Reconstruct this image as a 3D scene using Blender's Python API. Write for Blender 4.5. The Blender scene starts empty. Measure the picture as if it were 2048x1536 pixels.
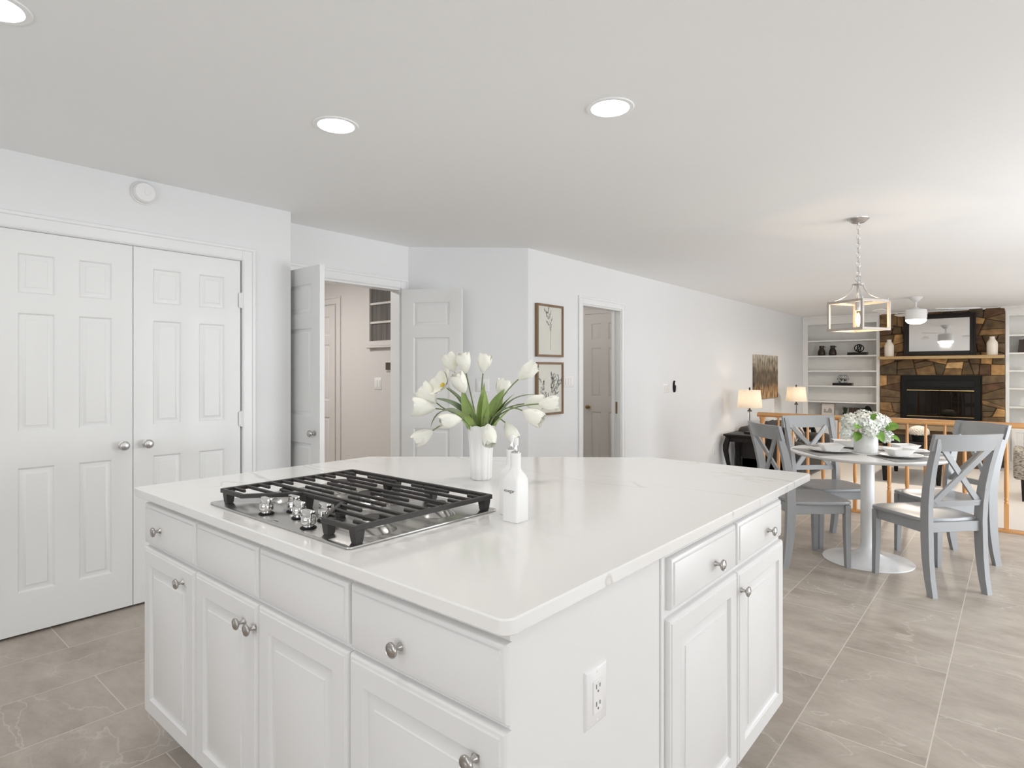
import bpy, bmesh, math, random
from math import sin, cos, pi, radians as R, atan2, hypot
from mathutils import Matrix, Vector
random.seed(7)
S = bpy.context.scene
COL = S.collection

# ------------------------------------------------------------------ camera, world, light, exposure
CEIL = 2.43
cam = bpy.data.objects.new('camera', bpy.data.cameras.new('camera'))
COL.objects.link(cam)
cam.location = (0, 0, 1.33)
cam.rotation_euler = (R(90), 0, R(40.377))
cam.data.lens = 36 * 1187.4 / 2048
cam.data.sensor_width = 36
cam.data.shift_y = -24 / 2048
cam.data.clip_start = 0.05
S.camera = cam

w = bpy.data.worlds.new('world'); S.world = w
w.use_nodes = True
w.node_tree.nodes['Background'].inputs[0].default_value = (0.85, 0.92, 1.0, 1)
w.node_tree.nodes['Background'].inputs[1].default_value = 0.6

def area(name, loc, rot, sx, sy, power, col):
    l = bpy.data.lights.new(name, 'AREA'); l.shape = 'RECTANGLE'; l.size = sx; l.size_y = sy
    l.energy = power; l.color = col
    o = bpy.data.objects.new(name, l); o.location = loc; o.rotation_euler = rot; COL.objects.link(o); return o
def point(name, loc, power, col, rad=0.03):
    l = bpy.data.lights.new(name, 'POINT'); l.energy = power; l.color = col; l.shadow_soft_size = rad
    o = bpy.data.objects.new(name, l); o.location = loc; COL.objects.link(o); return o
DAY = (0.91, 0.955, 1.0)
# patio sky light, and tilted lamps added outside unseen windows to lift the ceiling
area('daylight_patio_door', (2.80, 5.1, 1.08), (0, R(90), 0), 2.0, 2.4, 136, DAY)
area('uplight_living_window', (2.85, 9.7, 1.0), (0, R(140), 0), .9, 3.2, 62, (.96, .98, 1))
area('uplight_kitchen_window', (4.45, 0.4, 1.15), (0, R(140), 0), .8, 3.0, 74, (.96, .98, 1))
area('uplight_sink_window', (-.3, -3.65, 1.15), (R(140), 0, 0), 3.2, .8, 70, (.96, .98, 1))
S.view_settings.view_transform = 'Standard'
S.view_settings.look = 'None'
S.view_settings.gamma = 1
S.view_settings.use_curve_mapping = False
S.view_settings.exposure = 0.10
S.cycles.use_denoising = True
S.cycles.max_bounces = 10
S.cycles.diffuse_bounces = 6
S.cycles.sample_clamp_indirect = 6

# ------------------------------------------------------------------ materials
def lin(c):
    return tuple(((x / 255) / 12.92 if x / 255 <= .04045 else ((x / 255 + .055) / 1.055) ** 2.4) for x in c)
def new_mat(name):
    m = bpy.data.materials.new(name); m.use_nodes = True
    nt = m.node_tree; return m, nt, nt.nodes['Principled BSDF']
def N(nt, typ, **kw):
    n = nt.nodes.new(typ)
    for k, v in kw.items():
        if k.startswith('i_'):
            n.inputs[int(k[2:])].default_value = v
        else: setattr(n, k, v)
    return n
def mat(name, col, rough=.5, metal=0, noise=0.0, nscale=8, bump=0.0, bscale=60, spec=.5, coat=0, stretch=None):
    m, nt, p = new_mat(name)
    p.inputs['Roughness'].default_value = rough; p.inputs['Metallic'].default_value = metal
    p.inputs['Specular IOR Level'].default_value = spec; p.inputs['Coat Weight'].default_value = coat
    tc = N(nt, 'ShaderNodeTexCoord'); mp = N(nt, 'ShaderNodeMapping')
    if stretch: mp.inputs['Scale'].default_value = stretch
    nt.links.new(tc.outputs['Object'], mp.inputs[0])
    nz = N(nt, 'ShaderNodeTexNoise'); nz.inputs['Scale'].default_value = nscale; nz.inputs['Detail'].default_value = 4
    nt.links.new(mp.outputs[0], nz.inputs['Vector'])
    rp = N(nt, 'ShaderNodeMapRange'); rp.inputs[3].default_value = 1 - noise; rp.inputs[4].default_value = 1 + noise
    nt.links.new(nz.outputs[0], rp.inputs[0])
    mx = N(nt, 'ShaderNodeVectorMath', operation='SCALE'); mx.inputs[0].default_value = col[:3]
    nt.links.new(rp.outputs[0], mx.inputs['Scale'])
    nt.links.new(mx.outputs[0], p.inputs['Base Color'])
    if bump:
        n2 = N(nt, 'ShaderNodeTexNoise'); n2.inputs['Scale'].default_value = bscale
        nt.links.new(mp.outputs[0], n2.inputs['Vector'])
        b = N(nt, 'ShaderNodeBump'); b.inputs['Strength'].default_value = bump; b.inputs['Distance'].default_value = .002
        nt.links.new(n2.outputs[0], b.inputs['Height']); nt.links.new(b.outputs[0], p.inputs['Normal'])
    return m
def emis(name, col, strength):
    m, nt, p = new_mat(name)
    p.inputs['Base Color'].default_value = (.8, .8, .8, 1)
    p.inputs['Emission Color'].default_value = (*col, 1); p.inputs['Emission Strength'].default_value = strength
    return m
WALL = mat('wall_paint', (.75, .755, .76), .6, noise=.008, nscale=1.5, bump=.05, bscale=220)
CEILM = mat('ceiling_paint', (.885, .895, .90), .8, noise=.008, nscale=1.5, bump=.05, bscale=220)
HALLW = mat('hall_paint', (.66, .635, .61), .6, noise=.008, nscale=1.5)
TRIM = mat('trim_paint', (.78, .785, .785), .35, noise=.005)
DOOR = mat('door_paint', (.76, .765, .76), .38, noise=.005)
CAB = mat('cabinet_paint', (.755, .75, .745), .33, noise=.006, bump=.02)
DARK = mat('closet_shade_black', (.01, .01, .01), .9)  # black colour stands in for the unlit inside of the closet
NICKEL = mat('brushed_nickel', (.50, .48, .46), .3, 1, noise=.05, nscale=40)
SILVER = mat('satin_silver_metal', (.62, .61, .60), .35, 1, noise=.03, nscale=30)
CHROME = mat('polished_steel', (.72, .71, .69), .12, 1, noise=.02, nscale=30)
STEEL = mat('brushed_stainless', (.54, .53, .515), .26, 1, noise=.05, nscale=20, stretch=(1, 40, 40), bump=.03, bscale=60)
IRON = mat('cast_iron_grate', (.035, .031, .029), .5, noise=.15, nscale=60, bump=.25, bscale=300)
BURN = mat('burner_aluminium', (.62, .60, .57), .35, 1, noise=.05, nscale=60)
BLACK = mat('black_plastic', (.010, .010, .010), .55, spec=.15)
CERAM = mat('white_glazed_ceramic', (.84, .835, .825), .18, noise=.005, coat=.3)
CERMATTE = mat('white_matte_ceramic', (.82, .815, .80), .45, noise=.01)
WHITEPL = mat('white_plastic', (.80, .79, .785), .35, noise=.004)
CHAIRM = mat('grey_chair_paint', (.305, .312, .320), .3, noise=.06, nscale=5, stretch=(1, 8, 1))
TABLE = mat('white_table_lacquer', (.84, .84, .84), .25, noise=.005)
MATM = mat('grey_woven_placemat', (.33, .325, .315), .85, noise=.12, nscale=250, bump=.3, bscale=400)
DKWOOD = mat('black_stained_wood', (.014, .011, .010), .45, spec=.25, noise=.2, nscale=12, stretch=(1, 1, 8))
BRONZE = mat('dark_bronze', (.05, .038, .03), .4, .6, noise=.15, nscale=20)
SOFAM = mat('charcoal_upholstery', (.045, .040, .038), .9, noise=.12, nscale=180, bump=.3, bscale=300)
BRASS = mat('aged_brass', (.36, .25, .13), .35, 1, noise=.1, nscale=20)
GOLD = mat('polished_brass_trim', (.75, .58, .30), .22, 1)
FRAMEW = mat('walnut_frame_wood', (.20, .125, .065), .45, noise=.3, nscale=15, stretch=(1, 1, .15))
BOOKC = mat('bookcase_paint', (.80, .79, .765), .4, noise=.006)
CREAM = mat('cream_ceramic', (.80, .73, .64), .4, noise=.02)
CARPET = mat('beige_carpet', (.68, .635, .585), .95, noise=.12, nscale=120, bump=.5, bscale=500)
LEAF = mat('tulip_leaf', (.26, .36, .10), .4, noise=.5, nscale=14)
LEAFG = mat('tulip_leaf_grey', (.22, .27, .17), .45, noise=.3, nscale=14)
LEAFH = mat('hydrangea_leaf', (.15, .30, .04), .4, noise=.5, nscale=25)
STEM = mat('flower_stem', (.17, .22, .09), .5, noise=.2, nscale=30)
HYD = mat('hydrangea_petal', (.80, .82, .76), .6, noise=.06, nscale=60)
CREAMFL = mat('cream_flower_petal', (.76, .70, .60), .7, noise=.12, nscale=60)
PAPER = mat('print_paper', (.62, .61, .55), .3, noise=.03, nscale=6, coat=.5)
INK = mat('print_ink', (.33, .325, .305), .6, noise=.2, nscale=60)
INKB = mat('black_lettering', (.03, .03, .03), .5)
PETAL, nt, p = new_mat('tulip_petal')
p.inputs['Base Color'].default_value = (.86, .85, .77, 1); p.inputs['Roughness'].default_value = .5
p.inputs['Subsurface Weight'].default_value = .25; p.inputs['Subsurface Radius'].default_value = (.01, .01, .006)
nz = N(nt, 'ShaderNodeTexNoise'); nz.inputs['Scale'].default_value = 45
cr = N(nt, 'ShaderNodeValToRGB'); cr.color_ramp.elements[0].color = (.78, .77, .66, 1); cr.color_ramp.elements[1].color = (.89, .885, .84, 1)
nt.links.new(nz.outputs[0], cr.inputs[0]); nt.links.new(cr.outputs[0], p.inputs['Base Color'])
YEL = mat('tulip_stamen', (.75, .55, .05), .6, noise=.2, nscale=60)

def wood(name, c1, c2, rough=.4, scale=(1, 12, 12)):
    m, nt, p = new_mat(name); p.inputs['Roughness'].default_value = rough
    tc = N(nt, 'ShaderNodeTexCoord'); mp = N(nt, 'ShaderNodeMapping'); mp.inputs['Scale'].default_value = scale
    nz = N(nt, 'ShaderNodeTexNoise'); nz.inputs['Scale'].default_value = 3; nz.inputs['Detail'].default_value = 6; nz.inputs['Distortion'].default_value = .6
    cr = N(nt, 'ShaderNodeValToRGB'); cr.color_ramp.elements[0].position = .3; cr.color_ramp.elements[1].position = .7
    cr.color_ramp.elements[0].color = (*c1, 1); cr.color_ramp.elements[1].color = (*c2, 1)
    nt.links.new(tc.outputs['Object'], mp.inputs[0]); nt.links.new(mp.outputs[0], nz.inputs['Vector'])
    nt.links.new(nz.outputs[0], cr.inputs[0]); nt.links.new(cr.outputs[0], p.inputs['Base Color'])
    return m
OAK = wood('honey_oak_rail', lin((182, 128, 76)), lin((214, 164, 108)), .35)
OAKV = wood('honey_oak_baluster', lin((186, 130, 78)), lin((216, 164, 108)), .35, (12, 12, 1))
MANTELW = wood('pale_oak_mantel', lin((168, 138, 92)), lin((190, 160, 112)), .45)

# floor tile: running bond of long porcelain tiles laid along Y
TILE, nt, p = new_mat('grey_beige_porcelain_tile')
tc = N(nt, 'ShaderNodeTexCoord'); sp = N(nt, 'ShaderNodeSeparateXYZ'); nt.links.new(tc.outputs['Object'], sp.inputs[0])
cb = N(nt, 'ShaderNodeCombineXYZ')
ay = N(nt, 'ShaderNodeMath', operation='ADD', i_1=-0.80 + 0.8128 * 20 + .002); nt.links.new(sp.outputs[1], ay.inputs[0])
ax = N(nt, 'ShaderNodeMath', operation='ADD', i_1=0.638 + 0.4065 * 21 + .002); nt.links.new(sp.outputs[0], ax.inputs[0])
nt.links.new(ay.outputs[0], cb.inputs[0]); nt.links.new(ax.outputs[0], cb.inputs[1])
bk = N(nt, 'ShaderNodeTexBrick'); bk.offset = .5; bk.offset_frequency = 2; bk.squash = 1
bk.inputs['Scale'].default_value = 1; bk.inputs['Mortar Size'].default_value = .0022; bk.inputs['Mortar Smooth'].default_value = .1
bk.inputs['Brick Width'].default_value = .8128; bk.inputs['Row Height'].default_value = .4065
bk.inputs['Color1'].default_value = (.47, .47, .47, 1); bk.inputs['Color2'].default_value = (.53, .53, .53, 1); bk.inputs['Bias'].default_value = 0
nt.links.new(cb.outputs[0], bk.inputs['Vector'])
mp = N(nt, 'ShaderNodeMapping'); mp.inputs['Rotation'].default_value = (0, 0, R(25)); mp.inputs['Scale'].default_value = (1, 1.9, 1)
nt.links.new(tc.outputs['Object'], mp.inputs[0])
off = N(nt, 'ShaderNodeVectorMath', operation='ADD')    # shift the pattern tile by tile
sc2 = N(nt, 'ShaderNodeVectorMath', operation='SCALE'); sc2.inputs['Scale'].default_value = 60
nt.links.new(bk.outputs['Color'], sc2.inputs[0]); nt.links.new(mp.outputs[0], off.inputs[0]); nt.links.new(sc2.outputs[0], off.inputs[1])
n1 = N(nt, 'ShaderNodeTexNoise'); n1.inputs['Scale'].default_value = 2.6; n1.inputs['Detail'].default_value = 12; n1.inputs['Roughness'].default_value = .72
nt.links.new(off.outputs[0], n1.inputs['Vector'])
cr = N(nt, 'ShaderNodeValToRGB'); cr.color_ramp.elements[0].position = .3; cr.color_ramp.elements[1].position = .72
cr.color_ramp.elements[0].color = (.315, .268, .222, 1); cr.color_ramp.elements[1].color = (.535, .482, .422, 1)
nt.links.new(n1.outputs[0], cr.inputs[0])
vz = N(nt, 'ShaderNodeTexVoronoi'); vz.feature = 'DISTANCE_TO_EDGE'; vz.inputs['Scale'].default_value = 1.35
nd = N(nt, 'ShaderNodeTexNoise'); nd.inputs['Scale'].default_value = 3; nd.inputs['Detail'].default_value = 5
nt.links.new(off.outputs[0], nd.inputs['Vector'])
ds = N(nt, 'ShaderNodeVectorMath', operation='SCALE'); ds.inputs['Scale'].default_value = .5; nt.links.new(nd.outputs['Color'], ds.inputs[0])
da = N(nt, 'ShaderNodeVectorMath', operation='ADD'); nt.links.new(off.outputs[0], da.inputs[0]); nt.links.new(ds.outputs[0], da.inputs[1])
nt.links.new(da.outputs[0], vz.inputs['Vector'])
vr = N(nt, 'ShaderNodeMapRange'); vr.inputs[1].default_value = .0; vr.inputs[2].default_value = .011; vr.inputs[3].default_value = .6; vr.inputs[4].default_value = 0
nt.links.new(vz.outputs['Distance'], vr.inputs[0])
nm = N(nt, 'ShaderNodeTexNoise'); nm.inputs['Scale'].default_value = 1.6; nt.links.new(off.outputs[0], nm.inputs['Vector'])
nr = N(nt, 'ShaderNodeMapRange'); nr.inputs[1].default_value = .40; nr.inputs[2].default_value = .56; nt.links.new(nm.outputs[0], nr.inputs[0])
vm = N(nt, 'ShaderNodeMath', operation='MULTIPLY'); nt.links.new(vr.outputs[0], vm.inputs[0]); nt.links.new(nr.outputs[0], vm.inputs[1])
mv = N(nt, 'ShaderNodeMix', data_type='RGBA'); mv.inputs[7].default_value = (.62, .58, .53, 1)
nt.links.new(vm.outputs[0], mv.inputs[0]); nt.links.new(cr.outputs[0], mv.inputs[6])
mg = N(nt, 'ShaderNodeMix', data_type='RGBA'); mg.inputs[7].default_value = (.62, .57, .51, 1)
nt.links.new(bk.outputs['Fac'], mg.inputs[0]); nt.links.new(mv.outputs[2], mg.inputs[6])
nt.links.new(mg.outputs[2], p.inputs['Base Color']); p.inputs['Roughness'].default_value = .42

# quartz with faint veins
QUARTZ, nt, p = new_mat('white_veined_quartz')
tc = N(nt, 'ShaderNodeTexCoord'); mp = N(nt, 'ShaderNodeMapping'); mp.inputs['Rotation'].default_value = (0, 0, R(42)); mp.inputs['Scale'].default_value = (.30, 1.15, .9)
nt.links.new(tc.outputs['Object'], mp.inputs[0])
nd = N(nt, 'ShaderNodeTexNoise'); nd.inputs['Scale'].default_value = 2.1; nd.inputs['Detail'].default_value = 4; nd.inputs['Roughness'].default_value = .45
nt.links.new(mp.outputs[0], nd.inputs['Vector'])
a1 = N(nt, 'ShaderNodeMath', operation='SUBTRACT', i_1=.5); nt.links.new(nd.outputs[0], a1.inputs[0])
a2 = N(nt, 'ShaderNodeMath', operation='ABSOLUTE'); nt.links.new(a1.outputs[0], a2.inputs[0])
r1 = N(nt, 'ShaderNodeMapRange'); r1.inputs[2].default_value = .0055; r1.inputs[3].default_value = .62; r1.inputs[4].default_value = 0; nt.links.new(a2.outputs[0], r1.inputs[0])
nm = N(nt, 'ShaderNodeTexNoise'); nm.inputs['Scale'].default_value = 1.3; nt.links.new(mp.outputs[0], nm.inputs['Vector'])
nr = N(nt, 'ShaderNodeMapRange'); nr.inputs[1].default_value = .40; nr.inputs[2].default_value = .54; nt.links.new(nm.outputs[0], nr.inputs[0])
vm = N(nt, 'ShaderNodeMath', operation='MULTIPLY'); nt.links.new(r1.outputs[0], vm.inputs[0]); nt.links.new(nr.outputs[0], vm.inputs[1])
mv = N(nt, 'ShaderNodeMix', data_type='RGBA'); mv.inputs[6].default_value = (.80, .79, .775, 1); mv.inputs[7].default_value = (.50, .47, .44, 1)
nt.links.new(vm.outputs[0], mv.inputs[0]); nt.links.new(mv.outputs[2], p.inputs['Base Color'])
p.inputs['Roughness'].default_value = .12

# stone: colour of each stone is a face attribute
STONE, nt, p = new_mat('fieldstone')
at = N(nt, 'ShaderNodeAttribute'); at.attribute_name = 'stone'
tc = N(nt, 'ShaderNodeTexCoord')
nz = N(nt, 'ShaderNodeTexNoise'); nz.inputs['Scale'].default_value = 9; nz.inputs['Detail'].default_value = 8; nt.links.new(tc.outputs['Object'], nz.inputs['Vector'])
rp = N(nt, 'ShaderNodeMapRange'); rp.inputs[1].default_value = .3; rp.inputs[2].default_value = .7; rp.inputs[3].default_value = .55; rp.inputs[4].default_value = 1.35; nt.links.new(nz.outputs[0], rp.inputs[0])
sx = N(nt, 'ShaderNodeVectorMath', operation='SCALE'); nt.links.new(at.outputs['Color'], sx.inputs[0]); nt.links.new(rp.outputs[0], sx.inputs['Scale'])
nt.links.new(sx.outputs[0], p.inputs['Base Color']); p.inputs['Roughness'].default_value = .8
b = N(nt, 'ShaderNodeBump'); b.inputs['Strength'].default_value = .6; b.inputs['Distance'].default_value = .02
nt.links.new(nz.outputs[0], b.inputs['Height']); nt.links.new(b.outputs[0], p.inputs['Normal'])
MORTAR = mat('stone_mortar', (.085, .065, .045), .9, noise=.2)

# glass panes: glossy clear sheets
def glass(name, tint=(1, 1, 1), a=.88, rough=.02):
    m, nt, p = new_mat(name)
    t = N(nt, 'ShaderNodeBsdfTransparent'); t.inputs[0].default_value = (*tint, 1)
    g = N(nt, 'ShaderNodeBsdfGlossy'); g.inputs['Roughness'].default_value = rough
    lw = N(nt, 'ShaderNodeLayerWeight'); pw = N(nt, 'ShaderNodeMath', operation='POWER', i_1=4); ml = N(nt, 'ShaderNodeMath', operation='MULTIPLY_ADD', i_1=.6, i_2=.045)
    nt.links.new(lw.outputs['Facing'], pw.inputs[0]); nt.links.new(pw.outputs[0], ml.inputs[0])
    mx = N(nt, 'ShaderNodeMixShader'); nt.links.new(ml.outputs[0], mx.inputs[0]); nt.links.new(t.outputs[0], mx.inputs[1]); nt.links.new(g.outputs[0], mx.inputs[2])
    nt.links.new(mx.outputs[0], nt.nodes['Material Output'].inputs[0]); return m
GLASS = glass('clear_glass')
DGLASS = glass('smoked_fire_glass', (.45, .42, .40))
MIRROR = mat('mirror_silver', (.80, .80, .80), .03, 1)
# lamp shade linen: lets the bulb glow through
SHADE, nt, p = new_mat('linen_lamp_shade')
d = N(nt, 'ShaderNodeBsdfDiffuse'); d.inputs[0].default_value = (.80, .74, .66, 1)
t = N(nt, 'ShaderNodeBsdfTranslucent'); t.inputs[0].default_value = (.50, .45, .385, 1)
mx = N(nt, 'ShaderNodeMixShader', i_0=.5); nt.links.new(d.outputs[0], mx.inputs[1]); nt.links.new(t.outputs[0], mx.inputs[2])
nt.links.new(mx.outputs[0], nt.nodes['Material Output'].inputs[0])
LENS = emis('lit_downlight_lens', (1, .98, .95), 12)
FANL = emis('lit_fan_bowl', (1, .90, .76), 7)
FILA = emis('glowing_filament', (1, .72, .38), 60)
BULB = glass('amber_bulb_glass', (1, .93, .80))

# painting: tall dry grasses, grey above, gold below
ART, nt, p = new_mat('grass_field_canvas'); p.inputs['Roughness'].default_value = .7
tc = N(nt, 'ShaderNodeTexCoord'); sp = N(nt, 'ShaderNodeSeparateXYZ'); nt.links.new(tc.outputs['Object'], sp.inputs[0])
cr = N(nt, 'ShaderNodeValToRGB'); e = cr.color_ramp.elements
for pos, c in ((0, (158, 128, 92)), (.22, (142, 112, 76)), (.36, (92, 78, 62)), (.6, (96, 84, 68)), (.8, (140, 130, 112)), (1, (168, 160, 146))):
    if pos == 0: e[0].color = (*lin(c), 1)
    elif pos == 1: e[-1].color = (*lin(c), 1)
    else: x = e.new(pos); x.color = (*lin(c), 1)
mr = N(nt, 'ShaderNodeMapRange'); mr.inputs[1].default_value = 0; mr.inputs[2].default_value = .75; nt.links.new(sp.outputs[2], mr.inputs[0]); nt.links.new(mr.outputs[0], cr.inputs[0])
mp = N(nt, 'ShaderNodeMapping'); mp.inputs['Scale'].default_value = (24, 1, 7); nt.links.new(tc.outputs['Object'], mp.inputs[0])
nz = N(nt, 'ShaderNodeTexNoise'); nz.inputs['Scale'].default_value = 1; nz.inputs['Detail'].default_value = 5; nt.links.new(mp.outputs[0], nz.inputs['Vector'])
rp = N(nt, 'ShaderNodeMapRange'); rp.inputs[1].default_value = .36; rp.inputs[2].default_value = .66; rp.inputs[3].default_value = .3; rp.inputs[4].default_value = 1.9; nt.links.new(nz.outputs[0], rp.inputs[0])
sx = N(nt, 'ShaderNodeVectorMath', operation='SCALE'); nt.links.new(cr.outputs[0], sx.inputs[0]); nt.links.new(rp.outputs[0], sx.inputs['Scale']); nt.links.new(sx.outputs[0], p.inputs['Base Color'])
# ribbed dark panes of the hall window
RIB, nt, p = new_mat('dark_ribbed_pane'); p.inputs['Roughness'].default_value = .25
tc = N(nt, 'ShaderNodeTexCoord'); mp = N(nt, 'ShaderNodeMapping'); mp.inputs['Scale'].default_value = (90, 1, 2); nt.links.new(tc.outputs['Object'], mp.inputs[0])
nz = N(nt, 'ShaderNodeTexNoise'); nz.inputs['Scale'].default_value = 1; nt.links.new(mp.outputs[0], nz.inputs['Vector'])
cr = N(nt, 'ShaderNodeValToRGB'); cr.color_ramp.elements[0].color = (.05, .047, .042, 1); cr.color_ramp.elements[1].color = (.24, .22, .20, 1)
nt.links.new(nz.outputs[0], cr.inputs[0]); nt.links.new(cr.outputs[0], p.inputs['Base Color'])
# armchair: woven script fabric in beige and grey
TWEED, nt, p = new_mat('patterned_beige_fabric'); p.inputs['Roughness'].default_value = .9
tc = N(nt, 'ShaderNodeTexCoord'); mp = N(nt, 'ShaderNodeMapping'); mp.inputs['Scale'].default_value = (14, 14, 60); nt.links.new(tc.outputs['Object'], mp.inputs[0])
nz = N(nt, 'ShaderNodeTexNoise'); nz.inputs['Scale'].default_value = 2; nz.inputs['Detail'].default_value = 4; nt.links.new(mp.outputs[0], nz.inputs['Vector'])
cr = N(nt, 'ShaderNodeValToRGB'); cr.color_ramp.elements[0].position = .42; cr.color_ramp.elements[1].position = .55
cr.color_ramp.elements[0].color = (.12, .11, .10, 1); cr.color_ramp.elements[1].color = (.42, .37, .30, 1)
nt.links.new(nz.outputs[0], cr.inputs[0]); nt.links.new(cr.outputs[0], p.inputs['Base Color'])
# pillow pattern
ZIG, nt, p = new_mat('grey_white_pillow_fabric'); p.inputs['Roughness'].default_value = .9
tc = N(nt, 'ShaderNodeTexCoord'); wv = N(nt, 'ShaderNodeTexWave'); wv.bands_direction = 'DIAGONAL'; wv.inputs['Scale'].default_value = 3.2; wv.inputs['Distortion'].default_value = .5
nt.links.new(tc.outputs['Object'], wv.inputs['Vector'])
cr = N(nt, 'ShaderNodeValToRGB'); cr.color_ramp.interpolation = 'CONSTANT'; cr.color_ramp.elements[1].position = .62
cr.color_ramp.elements[0].color = (.55, .50, .45, 1); cr.color_ramp.elements[1].color = (.09, .08, .075, 1)
nt.links.new(wv.outputs[0], cr.inputs[0]); nt.links.new(cr.outputs[0], p.inputs['Base Color'])

# ------------------------------------------------------------------ mesh helpers
ID = Matrix.Identity(4)
def TR(x, y, z, rz=0): return Matrix.Translation((x, y, z)) @ Matrix.Rotation(rz, 4, 'Z')
class MB:
    """collects shapes in one bmesh and links them as ONE object"""
    def __init__(s, M=ID): s.bm = bmesh.new(); s.M = M; s.k = 0
    def take(s, tmp, M=ID):
        me = bpy.data.meshes.new('t'); tmp.to_mesh(me); tmp.free(); me.transform(s.M @ M); s.bm.from_mesh(me); bpy.data.meshes.remove(me); return s
    def poly(s, verts, faces, M=ID):
        vs = [s.bm.verts.new(s.M @ M @ Vector(v)) for v in verts]
        for f in faces:
            try: s.bm.faces.new([vs[i] for i in f])
            except ValueError: pass
        return s
    def box(s, x0, x1, y0, y1, z0, z1, bev=0, M=ID, seg=1):
        s.k += 1; e = (s.k % 5)*6e-5      # no two boxes of one mesh share a face plane
        x0 -= e; x1 += e; y0 -= e; y1 += e; z0 -= e; z1 += e
        t = bmesh.new(); bmesh.ops.create_cube(t, size=1)
        bmesh.ops.transform(t, matrix=Matrix.Translation(((x0+x1)/2, (y0+y1)/2, (z0+z1)/2)) @ Matrix.Diagonal((abs(x1-x0), abs(y1-y0), abs(z1-z0), 1)), verts=t.verts)
        if bev: bmesh.ops.bevel(t, geom=t.edges[:], offset=bev, segments=seg, affect='EDGES', profile=.5)
        return s.take(t, M)
    def prism(s, pts, z0, z1, bev=0, M=ID, seg=1):
        t = bmesh.new(); vs = [t.verts.new((x, y, z0)) for x, y in pts]; f = t.faces.new(vs)
        r = bmesh.ops.extrude_face_region(t, geom=[f]); bmesh.ops.translate(t, vec=(0, 0, z1 - z0), verts=[v for v in r['geom'] if isinstance(v, bmesh.types.BMVert)])
        bmesh.ops.recalc_face_normals(t, faces=t.faces)
        if bev:
            ed = [e for e in t.edges if abs(e.verts[0].co.z - e.verts[1].co.z) < 1e-6]
            bmesh.ops.bevel(t, geom=ed, offset=bev, segments=seg, affect='EDGES', profile=.5)
        return s.take(t, M)
    def lathe(s, prof, n=24, M=ID, mod=None, caps=True):
        rings = []
        for r, z in prof:
            rings.append([s.bm.verts.new(s.M @ M @ Vector((r*(mod(2*pi*k/n, z) if mod else 1)*cos(2*pi*k/n), r*(mod(2*pi*k/n, z) if mod else 1)*sin(2*pi*k/n), z))) for k in range(n)])
        for a, b in zip(rings, rings[1:]):
            for k in range(n): s.bm.faces.new((a[k], a[(k+1) % n], b[(k+1) % n], b[k]))
        if caps: s.bm.faces.new(rings[0][::-1]); s.bm.faces.new(rings[-1])
        return s
    def tube(s, pts, r, n=8, M=ID, closed=False, flat=None):
        pts = [Vector(p) for p in pts]; L = len(pts); rings = []
        rr = r if isinstance(r, (list, tuple)) else [r] * L
        up = None
        for i, p in enumerate(pts):
            d = (pts[(i+1) % L] - pts[i-1]) if closed else (pts[min(i+1, L-1)] - pts[max(i-1, 0)])
            d.normalize()
            if up is None: up = Vector((0, 0, 1)) if abs(d.z) < .9 else Vector((1, 0, 0))
            a = d.cross(up).normalized(); b = a.cross(d).normalized(); up = b
            fl = flat or 1
            rings.append([s.bm.verts.new(s.M @ M @ (p + a*cos(2*pi*k/n)*rr[i] + b*sin(2*pi*k/n)*rr[i]*fl)) for k in range(n)])
        for i in range(L if closed else L - 1):
            a, b = rings[i], rings[(i+1) % L]
            for k in range(n): s.bm.faces.new((a[k], a[(k+1) % n], b[(k+1) % n], b[k]))
        if not closed: s.bm.faces.new(rings[0][::-1]); s.bm.faces.new(rings[-1])
        return s
    def sweep(s, secs, M=ID, caps=True):
        """loft through a list of closed sections (each a list of 3-D points)"""
        rings = [[s.bm.verts.new(s.M @ M @ Vector(p)) for p in sec] for sec in secs]; n = len(secs[0])
        for a, b in zip(rings, rings[1:]):
            for k in range(n): s.bm.faces.new((a[k], a[(k+1) % n], b[(k+1) % n], b[k]))
        if caps: s.bm.faces.new(rings[0][::-1]); s.bm.faces.new(rings[-1])
        return s
    def sphere(s, c, r, M=ID, u=16, v=10, sc=(1, 1, 1)):
        t = bmesh.new(); bmesh.ops.create_uvsphere(t, u_segments=u, v_segments=v, radius=r)
        return s.take(t, M @ Matrix.Translation(c) @ Matrix.Diagonal((*sc, 1)))
    def cyl(s, p0, p1, r, n=16, r2=None, M=ID):
        return s.tube([p0, p1], [r, r if r2 is None else r2], n, M)
    def build(s, name, m, parent=None, ang=35, recalc=True, merge=0):
        if merge: bmesh.ops.remove_doubles(s.bm, verts=s.bm.verts, dist=merge)
        if recalc: bmesh.ops.recalc_face_normals(s.bm, faces=s.bm.faces)
        me = bpy.data.meshes.new(name); s.bm.to_mesh(me); s.bm.free()
        me.materials.append(m); me.shade_smooth(); me.set_sharp_from_angle(angle=R(ang))
        o = bpy.data.objects.new(name, me); COL.objects.link(o)
        if parent: o.parent = parent
        return o
def tag(o, label, cat=None, group=None, kind=None):
    o['label'] = label
    if cat: o['category'] = cat
    if group: o['group'] = group
    if kind: o['kind'] = kind
    return o
def thing(name, label, cat, loc=(0, 0, 0), rz=0, group=None):
    o = bpy.data.objects.new(name, None); COL.objects.link(o); o.location = loc; o.rotation_euler = (0, 0, rz); o.empty_display_size = .1
    return tag(o, label, cat, group)
def struct(o, label, cat): return tag(o, label, cat, kind='structure')
def dup(o, parent=None):
    c = o.copy(); COL.objects.link(c)
    if parent: c.parent = parent
    for ch in list(o.children): dup(ch, c)
    return c
def copy_thing(o, label, loc, rz=0):
    c = dup(o); c.location = loc; c.rotation_euler = (0, 0, rz); c['label'] = label; return c
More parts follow.
